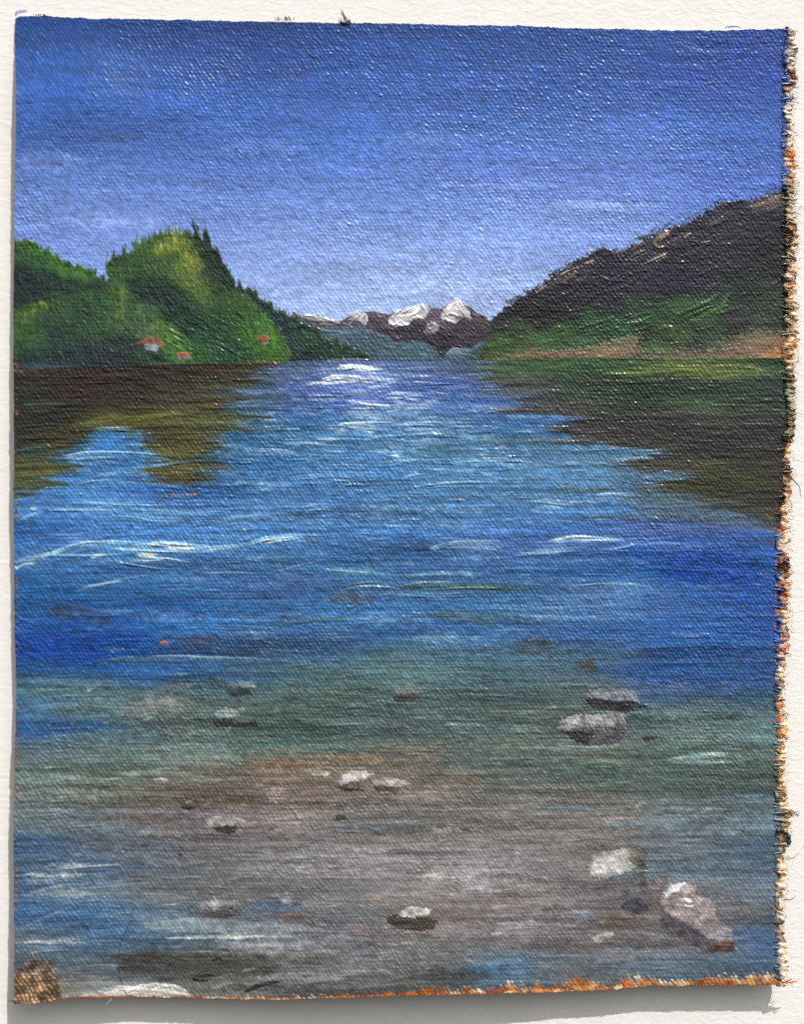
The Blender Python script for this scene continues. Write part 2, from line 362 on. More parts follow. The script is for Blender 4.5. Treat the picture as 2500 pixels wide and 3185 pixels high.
# ---- blue grey foothill and the dark green slope
part(20, 'hill_paint', 'blue grey foothill painted below the snow mountains')
BH = field(zf(Z4, [(380, 345, 55, 80, 100), (480, 350, 75, 100, 118), (620, 345, 75, 95, 115), (600, 400, 65, 85, 105), (750, 390, 75, 95, 112), (700, 460, 60, 85, 98), (850, 450, 70, 98, 112), (900, 500, 60, 88, 100), (1040, 450, 65, 92, 108),
      (1050, 510, 70, 100, 112), (1150, 545, 60, 85, 98), (1250, 480, 95, 115, 132), (1220, 530, 60, 82, 98), (1350, 460, 75, 95, 108), (1350, 520, 45, 66, 74), (1430, 470, 50, 66, 62)]), 20, 12)
poly(Z4((330, 345), (400, 338), (480, 334), (620, 332), (720, 348), (800, 390), (860, 425), (1040, 430), (1090, 462), (1130, 500), (1170, 525), (1190, 490), (1230, 458), (1300, 468), (1345, 470), (1390, 425), (1450, 430), (1480, 500), (1440, 570), (1160, 575), (150, 580), (150, 400)),
     BH, (2, 1.2), (.3, .3), pid=20, hgt=.3)
for q, wd, c, a in [(((370, 350), (460, 360), (560, 372)), 2.2, (120, 140, 158), .7), (((520, 375), (600, 365), (680, 392)), 2.0, (115, 135, 152), .7), (((500, 385), (610, 380)), 1.6, (95, 118, 138), .7), (((640, 350), (740, 370), (830, 410)), 2.4, (95, 118, 135), .6),
                    (((900, 460), (1000, 455), (1070, 448)), 2.6, (98, 122, 140), .7), (((780, 450), (900, 470), (1050, 480)), 2.2, (88, 115, 130), .6), (((1040, 435), (1090, 470), (1130, 505)), 2.6, (90, 112, 130), .7), (((400, 365), (470, 415), (560, 450)), 2.6, (65, 88, 108), .6),
                    (((1180, 510), (1210, 478), (1250, 465), (1280, 472)), 2.6, (165, 182, 198), .85), (((1200, 515), (1230, 490), (1300, 480), (1340, 486)), 2.2, (150, 168, 185), .8), (((1250, 470), (1330, 500)), 1.8, (135, 155, 172), .8), (((1230, 505), (1330, 505)), 1.6, (120, 140, 155), .7), (((1340, 480), (1400, 440)), 2, (100, 122, 140), .7),
                    (((1000, 500), (1090, 515), (1150, 530)), 2, (100, 122, 135), .6), (((650, 500), (800, 505), (950, 500)), 2, (72, 98, 112), .6)]:
    stroke(Z4(*q), wd, c, a, .35, .5)

# ---- right mountain
part(30, 'mountain_paint', 'dark purple black mountain slope painted at the right')
RM = Z5((-14, 960), (-6, 911), (20, 870), (37, 835), (40, 752), (70, 725), (100, 698), (150, 662), (200, 622), (250, 597), (300, 568), (340, 540), (370, 505), (420, 480), (480, 450), (540, 420), (590, 382), (640, 358), (700, 378), (730, 380), (760, 368), (810, 340), (850, 318), (920, 292), (1000, 258),
        (1060, 240), (1130, 212), (1180, 172), (1230, 148), (1280, 120), (1330, 112), (1370, 102), (1420, 120), (1460, 102), (1500, 90), (1560, 66), (1640, 30), (1680, 40), (1680, 970), (-14, 970))
FM_ = field(zf(Z5, [(50, 800, 30, 52, 36), (200, 680, 34, 30, 42), (100, 740, 34, 30, 42), (400, 560, 36, 32, 44), (500, 480, 38, 35, 44), (700, 450, 37, 34, 46), (850, 400, 38, 34, 44), (1000, 400, 36, 34, 44), (1000, 300, 42, 38, 48), (1150, 260, 38, 34, 44), (1300, 200, 44, 40, 50), (1350, 140, 36, 32, 40), (1500, 130, 70, 62, 58), (1590, 110, 66, 58, 56), (1580, 70, 36, 32, 38), (1450, 130, 55, 50, 52),
      (1500, 200, 34, 30, 40), (1300, 350, 36, 35, 42), (1550, 400, 22, 27, 28), (1550, 250, 28, 26, 34), (1100, 520, 36, 33, 44), (600, 600, 33, 31, 40), (1400, 550, 22, 34, 27), (900, 560, 36, 34, 46), (400, 680, 30, 34, 38), (700, 680, 34, 40, 46), (150, 780, 34, 56, 36), (300, 750, 32, 36, 36), (500, 690, 30, 40, 38),
      (20, 830, 50, 92, 36), (60, 850, 58, 98, 38), (100, 875, 58, 98, 38), (200, 800, 42, 70, 38), (300, 820, 48, 90, 38), (400, 820, 54, 102, 38), (250, 880, 60, 90, 48), (450, 870, 50, 85, 45), (600, 730, 38, 88, 44), (550, 800, 35, 80, 45), (700, 760, 30, 82, 48), (850, 680, 34, 68, 40), (950, 720, 40, 88, 40), (850, 770, 34, 80, 44), (1100, 700, 38, 86, 40), (1200, 690, 42, 80, 42), (1290, 620, 32, 52, 38), (1000, 800, 58, 92, 44), (1200, 800, 44, 72, 46), (1400, 620, 28, 56, 34), (1550, 620, 34, 58, 36), (1550, 720, 48, 72, 50), (1350, 700, 44, 54, 50), (1350, 750, 48, 58, 54), (1450, 790, 60, 75, 52)]), 15, 10)
def FM(x, y):
    g = FM_(x + 6 * nz(x * .1, y * .15, 0), y + 4 * nz(x * .12, y * .15, 1)) * (1 + .16 * nz(x * .12, y * .2, 2) * sm(600, 660, y))[..., None]
    return g * np.where((y > 620)[..., None], np.array([.98, .90, .98]), np.array([.86, .84, 1.10]))
poly(RM, FM, (2.2, 1.4), (.4, .4), pid=30, hgt=.35, soft=1.1)
for k in range(900):
    a, b = Z5((R() * 1600, 60 + R() * 870))[0]
    if ID[int(np.clip((b - 45) / 2065 * NV, 0, NV - 1)), min(NU - 1, int((a - 31) / 1626 * NU))] != 30: continue
    g = b > 382.6 + .4 * 640
    c = np.array(FM(np.array([a]), np.array([b]))[0]) * (1 + random.gauss(0, .14)); dx = 5 + R() * 9; sl_ = -.45 - .25 * R() if not g else -.2
    stroke([(a - dx, b - dx * sl_), (a + dx, b + dx * sl_)], 1.5 + R() * 2, c, .6, .4, .35)
for k in range(230):        # ragged tree line on the ridge
    x = 1040 + R() * 625; i = min(NU - 1, int((x - 31) / 1626 * NU))
    colm = ID[:, i]; jj = np.argmax(colm == 30); yy = Y[jj, i]
    stroke([(x - 1, yy + 5), (x + R() * 2, yy - 1.5 - R() * 2.2)], 1.3, (36, 33, 42), .8, .1, .3, pid=30)
TAN = (150, 128, 108)
part(31, 'paint_ridge', 'curling tan palette knife smear near the right mountain ridge', 30)
part(32, 'paint_ridge', 'long tan streaks along the lower left of the mountain ridge', 30)
part(33, 'paint_ridge', 'dull tan patch at the top right of the mountain', 30)
for pid, q, wd, c, a, h in [
    (31, ((1000, 270), (940, 300), (915, 335), (935, 355), (970, 350)), 4.2, TAN, .85, 2.0), (31, ((990, 285), (950, 310), (940, 335)), 3.2, (165, 145, 125), .8, 1.8), (31, ((1000, 290), (985, 330), (960, 350), (1010, 335), (1030, 325)), 3.2, (128, 110, 96), .8, 1.6),
    (31, ((980, 385), (940, 402), (890, 425), (850, 445)), 4.4, (150, 130, 108), .8, 1.8), (31, ((975, 405), (930, 430), (900, 440)), 3.0, (118, 100, 88), .7, 1.4), (31, ((850, 330), (810, 360), (795, 385)), 3.4, (118, 104, 92), .7, 1.4),
    (31, ((1100, 285), (1080, 300), (1070, 315)), 3.0, (170, 150, 122), .85, 1.6), (31, ((1210, 318), (1180, 326), (1150, 328)), 3.0, (172, 145, 105), .85, 1.6), (31, ((1060, 300), (1020, 320), (980, 350)), 2.6, (110, 98, 92), .7, 1.3), (31, ((860, 375), (800, 400), (740, 440)), 2.6, (92, 84, 84), .7, 1.5), (31, ((900, 370), (840, 400), (780, 432)), 2.2, (70, 64, 70), .7, 1.2),
    (32, ((590, 430), (560, 440), (540, 442)), 2.4, (165, 150, 140), .8, 1.2), (32, ((520, 465), (440, 500), (380, 545), (290, 590)), 3.4, (118, 104, 92), .8, 1.4), (32, ((500, 490), (440, 530), (400, 550)), 2.8, (140, 125, 112), .8, 1.5), (32, ((340, 560), (300, 585), (272, 610)), 3.0, (150, 140, 130), .75, 1.3), (32, ((570, 480), (530, 530), (480, 545)), 2.4, (96, 84, 70), .7, 1.2), (32, ((460, 480), (410, 505)), 2, (170, 150, 128), .8, 1.2), (32, ((450, 545), (420, 552)), 2, (120, 104, 70), .7, 1),
    (33, ((1580, 95), (1500, 120), (1410, 145)), 5, (112, 98, 88), .6, .8), (33, ((1600, 120), (1530, 135), (1440, 155)), 5, (104, 90, 84), .55, .7), (33, ((1560, 150), (1480, 165)), 4, (88, 76, 78), .5, .6), (33, ((1590, 80), (1500, 105)), 3, (140, 124, 108), .5, .8), (33, ((1280, 195), (1230, 225), (1200, 250)), 3, (78, 72, 80), .6, .8)]:
    stroke(Z5(*q), wd, c, a, .3, h, .12, .25, 6, pid=pid, hair=1.2)
for q, wd, c, a in [(((1300, 575), (1290, 640), (1230, 690)), 1.4, (66, 112, 52), .7), (((1260, 600), (1180, 650), (1050, 700)), 4, (48, 105, 42), .6), (((970, 685), (920, 705)), 3.5, (85, 130, 55), .8), (((1250, 680), (1150, 720), (1120, 745)), 3.4, (72, 138, 50), .7),
                    (((1220, 770), (1120, 800)), 3, (60, 120, 50), .6), (((940, 790), (1000, 790), (990, 860)), 7, (66, 96, 46), .6), (((20, 890), (90, 868), (160, 850)), 5, (66, 110, 40), .8), (((60, 830), (120, 840)), 5, (68, 110, 42), .6), (((380, 830), (440, 815), (520, 800)), 4.5, (60, 108, 44), .6), (((300, 860), (420, 850)), 4, (56, 98, 44), .6), (((700, 790), (850, 760), (1000, 735)), 3, (40, 98, 46), .6)]:
    stroke(Z5(*q), wd, c, a, .45, .55)

for k in range(110):
    x = 400 + R() * 1000; y = 800 - (x - 400) * .14 + random.gauss(0, 22); ln = 40 + R() * 110
    hairs(Z5((x - ln / 2, y + ln * .16), (x, y + 4), (x + ln / 2, y - ln * .22)), .9 + R() * 1.6, random.choice([(44, 92, 42), (58, 112, 48), (34, 74, 44), (28, 46, 36), (72, 120, 56)]), .3 + .3 * R(), .5, 1.3, base=.4)
hairs(Z5((1300, 600), (1260, 680), (1120, 745)), 4.5, (70, 122, 54), .75, .6, 2.4, base=.4); hairs(Z5((1260, 610), (1180, 655), (1050, 705)), 3, (56, 108, 48), .6, .6, 2)
scum(Z5, [(((1400, 145), (1500, 105), (1600, 90), (1600, 150), (1500, 165), (1430, 165)), (104, 92, 88), .6), (((780, 390), (850, 330), (930, 300), (960, 330), (860, 390)), (72, 66, 72), .5), (((950, 350), (1050, 290), (1180, 270), (1120, 310), (1000, 370)), (74, 68, 76), .5), (((380, 545), (480, 480), (580, 440), (560, 490), (440, 550)), (76, 68, 72), .5), (((1150, 240), (1280, 190), (1300, 215), (1200, 270)), (66, 60, 70), .45), (((300, 590), (380, 545), (400, 570), (320, 610)), (84, 76, 80), .4), (((1000, 420), (1300, 330), (1320, 380), (1060, 450)), (46, 42, 56), .4)], soft=5)
# shore strip of the right bank
scum(Z5, [(((100, 940), (400, 900), (700, 885), (900, 920), (1200, 890), (1600, 840), (1600, 950), (100, 955)), (112, 94, 78), .4)], soft=9)
part(34, 'shore_paint', 'pinkish tan beach painted along the right bank')
SH = field(zf(Z5, [(40, 945, 88, 92, 70), (200, 935, 112, 92, 72), (300, 930, 122, 96, 76), (450, 930, 128, 98, 80), (600, 920, 135, 104, 84), (700, 900, 150, 116, 90), (780, 850, 142, 115, 86), (900, 925, 98, 80, 70), (1000, 920, 84, 74, 70), (1100, 930, 110, 84, 75), (1200, 930, 118, 88, 76), (1300, 860, 105, 94, 75), (1400, 850, 140, 112, 92), (1300, 925, 138, 105, 88), (1450, 900, 145, 112, 90), (1590, 880, 150, 108, 76), (1600, 935, 205, 118, 62)]), 20, 8)
poly(Z5((30, 958), (150, 925), (300, 905), (450, 905), (600, 895), (640, 860), (720, 850), (800, 825), (860, 840), (830, 900), (900, 915), (1000, 905), (1150, 915), (1250, 900), (1280, 850), (1340, 825), (1480, 815), (1560, 820), (1680, 800), (1680, 958)), SH, (9, 2.5), (.12, .4), .62, pid=34, hgt=.2, soft=7)
for k in range(60):
    x = random.uniform(60, 1600); y = random.gauss(920, 14); a, b = Z5((x, y))[0]
    c = np.array(SH(np.array([a]), np.array([b]))[0]) * (1 + random.gauss(0, .12))
    stroke([(a - 14, b + 2), (a + 14, b - 1)], 2 + R() * 2, c, .55, .5, .3)
for x, y in [(160, 958), (380, 940), (410, 938), (18, 952), (250, 960), (1130, 945)]:
    stroke(Z5((x - 8, y), (x + 10, y)), 2.2, (215, 80, 45), .85, .2, .3)
hairs(Z5((1500, 950), (1590, 935), (1660, 925)), 5, (206, 132, 74), .55, .4, 1.6)

# ---- left hill
part(21, 'hill_paint', 'dark green wooded slope tapering down to the lake')
HP = zf(Z3, [
 (100, 240, 52, 105, 32), (200, 270, 60, 125, 32), (300, 320, 54, 120, 36), (450, 400, 62, 128, 42), (380, 370, 56, 118, 38), (520, 400, 58, 115, 42), (100, 290, 38, 85, 38), (200, 330, 35, 85, 38), (100, 400, 16, 44, 38), (250, 440, 18, 48, 40), (400, 460, 20, 50, 40), (520, 460, 22, 52, 38), (100, 500, 17, 38, 42), (100, 540, 22, 44, 40), (220, 500, 20, 42, 38),
 (150, 600, 58, 102, 30), (110, 640, 55, 95, 30), (240, 560, 60, 100, 32), (300, 540, 40, 88, 40), (400, 510, 38, 86, 38), (500, 520, 40, 90, 40), (580, 470, 50, 95, 42), (650, 500, 74, 112, 36), (650, 580, 70, 108, 38), (550, 600, 35, 78, 42), (600, 540, 45, 92, 36), (700, 560, 46, 88, 50), (800, 580, 54, 100, 52), (750, 620, 58, 98, 55),
 (100, 700, 45, 95, 32), (200, 740, 38, 88, 38), (250, 640, 34, 74, 42), (400, 650, 36, 76, 42), (320, 590, 38, 82, 42), (450, 590, 30, 72, 40), (600, 680, 48, 92, 46), (500, 700, 40, 82, 44), (750, 680, 62, 102, 56), (850, 700, 74, 118, 46), (680, 640, 60, 98, 48), (400, 720, 32, 72, 44),
 (100, 800, 30, 80, 40), (250, 800, 24, 60, 45), (300, 750, 26, 62, 46), (450, 770, 26, 55, 52), (450, 820, 28, 52, 52), (600, 760, 28, 56, 50), (600, 810, 30, 50, 52), (680, 770, 34, 56, 52), (800, 840, 26, 62, 42), (750, 850, 34, 70, 44), (200, 870, 22, 52, 46), (120, 870, 18, 44, 38), (500, 870, 20, 36, 42), (350, 870, 20, 42, 42), (700, 880, 24, 44, 44),
 (900, 740, 78, 130, 42), (950, 800, 52, 110, 38), (1050, 810, 42, 102, 38), (900, 690, 70, 122, 38), (970, 750, 62, 120, 40),
 (600, 370, 42, 90, 32), (590, 420, 38, 80, 42), (640, 320, 34, 70, 32), (700, 300, 50, 95, 32), (720, 350, 40, 85, 30), (780, 270, 55, 105, 35), (850, 200, 62, 108, 30), (800, 230, 52, 95, 30), (860, 270, 130, 148, 40), (930, 220, 124, 142, 44), (890, 215, 110, 132, 40), (900, 320, 46, 92, 26), (820, 320, 44, 88, 28), (750, 380, 36, 82, 32), (850, 380, 48, 92, 32), (650, 420, 36, 80, 32), (1000, 280, 98, 126, 34), (1000, 220, 75, 115, 30), (1030, 340, 112, 136, 38), (960, 360, 86, 122, 38), (1010, 420, 92, 122, 38), (940, 410, 70, 105, 34), (1080, 480, 82, 116, 38), (1060, 520, 74, 112, 38),
 (1080, 200, 15, 45, 30), (1045, 175, 18, 45, 26), (1110, 300, 15, 45, 30), (1090, 250, 18, 46, 30), (1150, 340, 15, 44, 34), (1190, 420, 18, 50, 40), (1060, 240, 34, 66, 30), (1120, 400, 36, 68, 34), (1150, 470, 34, 68, 36),
 (720, 460, 14, 50, 36), (800, 450, 18, 52, 34), (760, 500, 15, 48, 38), (850, 450, 20, 56, 34), (830, 520, 14, 42, 38), (900, 500, 16, 48, 36), (900, 560, 14, 45, 38), (1000, 540, 22, 66, 36), (960, 580, 15, 52, 38), (1040, 600, 22, 64, 34), (1100, 600, 32, 78, 32), (930, 640, 18, 54, 40), (1000, 650, 15, 50, 38), (1000, 710, 18, 60, 40), (1100, 680, 20, 66, 40), (1080, 760, 28, 84, 44),
 (1250, 560, 52, 98, 34), (1200, 540, 46, 88, 32), (1250, 620, 38, 84, 32), (1180, 620, 26, 72, 34), (1200, 720, 25, 82, 38), (1300, 640, 46, 98, 36), (1300, 700, 42, 100, 32), (1350, 760, 52, 118, 32), (1400, 680, 58, 118, 36), (1450, 720, 54, 116, 34), (1420, 780, 60, 125, 30), (1500, 790, 56, 120, 32), (1520, 820, 48, 104, 32), (1300, 820, 28, 78, 46), (1150, 830, 26, 84, 46), (1220, 800, 24, 76, 42), (1400, 830, 52, 108, 34)])
HF_ = field(HP, 11, 9)
HF = lambda x, y: HF_(x, y) * np.array([.96, .90, .95])
GS = field(zf(Z3, [(1300, 520, 18, 48, 48), (1350, 560, 20, 50, 50), (1400, 600, 18, 48, 50), (1450, 630, 24, 54, 50), (1500, 650, 20, 48, 50), (1550, 720, 22, 50, 48), (1500, 840, 20, 44, 50), (1600, 760, 32, 64, 50), (1650, 700, 42, 78, 58), (1580, 660, 30, 58, 50), (1700, 740, 34, 66, 50), (1650, 820, 20, 44, 40), (1780, 800, 28, 60, 44), (1850, 840, 30, 60, 48), (1720, 800, 24, 54, 42), (1950, 850, 28, 58, 55)]), 14, 10)
poly(Z3((1200, 420), (1240, 420), (1262, 478), (1275, 430), (1292, 468), (1330, 480), (1355, 488), (1390, 528), (1430, 558), (1440, 540), (1470, 598), (1500, 600), (1560, 632), (1620, 665), (1700, 700), (1760, 745), (1830, 775), (1900, 800), (1960, 830), (1900, 862), (1600, 870), (1450, 875), (1300, 700)), GS, (1.5, 3), (.7, .15), pid=21, hgt=.35)
part(22, 'hill_paint', 'bright green wooded hill painted at the left with dark firs on its crest')
HS = Z3((40, 212), (75, 213), (130, 215), (160, 228), (180, 240), (240, 275), (310, 290), (330, 322), (370, 352), (430, 362), (470, 378), (500, 390), (560, 418), (585, 432), (568, 400), (563, 355), (572, 330), (590, 325), (600, 312), (650, 295), (665, 250), (672, 290), (700, 285), (718, 265), (725, 240), (735, 255), (760, 232), (800, 225),
        (820, 192), (850, 182), (920, 175), (940, 165), (950, 180), (1030, 182), (1034, 150), (1045, 160), (1062, 195), (1078, 205), (1085, 180), (1104, 180), (1118, 215), (1135, 245), (1162, 300), (1166, 285), (1178, 320), (1188, 350), (1210, 390), (1240, 430), (1260, 480), (1300, 500), (1340, 530), (1380, 580), (1430, 640), (1470, 680), (1500, 720),
        (1530, 770), (1548, 815), (1540, 850), (1480, 885), (1100, 888), (760, 900), (420, 918), (75, 928), (40, 928))
poly(HS, HF, (1.6, 3.2), (.8, .15), pid=22, hgt=.35)
for k in range(3800):
    a, b = Z3((60 + R() * 1900, 150 + R() * 740))[0]
    i = ID[int(np.clip((b - 45) / 2065 * NV, 0, NV - 1)), min(NU - 1, int((a - 31) / 1626 * NU))]
    if i not in (21, 22): continue
    f = HF if i == 22 else GS
    c = np.array(f(np.array([a]), np.array([b]))[0]) * (1 + random.gauss(0, .20)) + random.gauss(0, 4) * np.array([1, .6, -.2]); dy = 4 + R() * 9
    stroke([(a + random.gauss(0, 1), b - dy), (a, b + dy)], 1.2 + R() * 1.6, c, .62, .35, .5, n=3)
# diagonal bristle marks in the dark flank
for k in range(160):
    a, b = Z3((900 + R() * 400, 590 + R() * 230))[0]
    c = np.array(HF(np.array([a]), np.array([b]))[0]) * (1 + random.gauss(0, .14))
    stroke([(a - 12, b - 7), (a + 12, b + 7)], 1.6, c, .5, .4, .6, n=3)
# tree tips along the crest
for k in range(620):
    x = 33 + R() * 770; i = min(NU - 1, int((x - 31) / 1626 * NU))
    colm = ID[:, i]; hit = (colm == 21) | (colm == 22)
    if not hit.any(): continue
    jj = np.argmax(hit); yy = Y[jj, i]; pid = int(colm[jj]); c = RGB[min(jj + 4, NV - 1), i] * random.uniform(.75, 1.2)
    hh = random.choice([2, 4, 5, 6, 9])
    stroke([(x, yy + 9), (x + random.gauss(0, .8), yy - hh * .45 * (2 if 225 < x < 480 else 1.1))], 1.1 + R() * .9, c, .75, .2, .3, n=3, pid=pid)
for q, wd, c in [(((572, 268), (570, 380)), 1.8, (60, 110, 90)), (((730, 168), (728, 250)), 1.8, (60, 105, 60)), (((668, 225), (668, 300)), 1.8, (40, 80, 45)), (((935, 142), (940, 190)), 2.4, (75, 120, 80)), (((1036, 148), (1045, 200)), 3, (20, 42, 30)), (((1092, 182), (1100, 240)), 4, (18, 40, 34)), (((1168, 284), (1172, 330)), 2, (24, 50, 45)),
                 (((1240, 405), (1250, 470)), 2, (22, 48, 45)), (((1275, 425), (1280, 480)), 2.2, (60, 60, 60)), (((1330, 478), (1335, 520)), 2, (24, 52, 55)), (((1438, 540), (1442, 600)), 2.2, (26, 56, 55)), (((1485, 580), (1500, 640)), 3, (26, 56, 60))]:
    stroke(Z3(*q), wd, c, .8, .2, .5, n=3)
for q, wd, c, a in [(((650, 455), (648, 560), (650, 640)), 3, (96, 128, 42), .5), (((180, 580), (178, 640)), 3, (110, 140, 40), .6), (((200, 550), (245, 560), (250, 600)), 2.4, (125, 130, 40), .7), (((130, 590), (135, 660)), 3, (75, 115, 35), .6), (((930, 720), (960, 800), (1000, 830)), 3, (80, 140, 42), .7),
                    (((850, 640), (880, 720)), 3, (82, 130, 48), .6), (((860, 240), (850, 290)), 4, (150, 165, 48), .7), (((930, 200), (925, 270)), 4, (135, 155, 48), .7), (((1010, 300), (1020, 360)), 4, (125, 145, 42), .6), (((985, 260), (975, 340)), 3, (115, 140, 42), .6), (((1390, 680), (1370, 720)), 3, (80, 140, 36), .6), (((1430, 650), (1460, 760), (1500, 820)), 4, (72, 145, 30), .7), (((920, 780), (990, 800)), 3, (85, 150, 45), .6), (((730, 720), (725, 750)), 3, (105, 140, 45), .7)]:
    stroke(Z3(*q), wd, c, a, .4, .7)
for q, wd, c, a in [(((80, 475), (250, 470), (400, 485)), 3, (14, 30, 30), .6), (((160, 545), (260, 520), (420, 480)), 3, (14, 34, 30), .6), (((700, 465), (860, 575), (950, 660)), 5, (12, 40, 34), .5), (((80, 840), (250, 830), (500, 760)), 5, (22, 50, 46), .4)]:
    stroke(Z3(*q), wd, c, a, .4, .3)

# houses
def house(b0, roof, wall, lab, extra=()):
    part(b0, 'house_paint', lab)
    part(b0 + 1, 'roof', None, b0); part(b0 + 2, 'wall', None, b0)
    for q, wd, c in []: stroke(Z3(*q), wd, c, .85, .3, .5, .1, .2, 4, pid=b0 + 2, hair=1.4)
    for q, wd, c in []: stroke(Z3(*q), wd * .75, c, .95, .1, .8, .05, .1, 5, pid=b0 + 1, hair=1.0)
house(40, [(((725, 765), (770, 742), (805, 738), (800, 755)), 4.2, (182, 98, 72)), (((805, 738), (845, 755), (885, 778)), 3.0, (168, 92, 66)), (((740, 752), (790, 735)), 2.2, (205, 120, 90)), (((735, 775), (790, 760)), 2.4, (150, 72, 52))],
      [(((765, 778), (790, 778), (840, 778)), 5.5, (158, 165, 172)), (((770, 795), (830, 800)), 5, (135, 142, 152)), (((785, 765), (830, 768)), 4, (170, 178, 182)), (((800, 770), (798, 800)), 2, (105, 118, 125))], 'largest of three tiny painted houses with a red brown gable roof')
house(43, [(((940, 830), (960, 815), (1010, 818)), 3.6, (172, 92, 64)), (((955, 836), (1000, 832), (1022, 825)), 3.0, (152, 78, 54))],
      [(((950, 848), (990, 850)), 4.2, (118, 138, 142)), (((985, 845), (1010, 845)), 3, (96, 118, 112))], 'small painted house with a red roof just above the shoreline')
house(46, [(((1380, 730), (1400, 722), (1438, 742)), 3.6, (185, 92, 58)), (((1384, 745), (1410, 750), (1430, 748)), 3.8, (172, 84, 54)), (((1385, 735), (1395, 760)), 2.2, (205, 110, 80))],
      [(((1392, 765), (1410, 768)), 3.4, (118, 128, 128))], 'tiny painted house with an orange red roof at the right end of the hill')
for pid, P_, c in [(42, ((760, 772), (812, 752), (852, 780), (832, 808), (775, 806)), (146, 151, 157)), (41, ((722, 768), (788, 730), (832, 734), (892, 778), (860, 780), (805, 754), (762, 774)), (146, 86, 66)), (45, ((942, 838), (1015, 830), (1016, 850), (950, 856)), (104, 120, 120)), (44, ((935, 828), (955, 811), (1022, 818), (1010, 832), (948, 840)), (152, 80, 58)),
                 (48, ((1386, 764), (1428, 754), (1422, 774), (1390, 777)), (116, 126, 124)), (47, ((1378, 726), (1400, 718), (1442, 742), (1412, 756), (1384, 766), (1370, 750)), (158, 84, 58))]:
    poly(Z3(*P_), (lambda x, y, c=np.array(c, dtype=float): c * (1 + .12 * nz(x * .5, y * .3, 0))[..., None]), (.8, .6), (.5, .5), .92, pid=pid, hgt=.6, soft=.5)
stroke(Z3((740, 800), (800, 825), (780, 850)), 1.6, (45, 90, 60), .7, .3, .7)
stroke(Z3((720, 830), (760, 850), (820, 840)), 1.6, (35, 85, 55), .7, .3, .7)

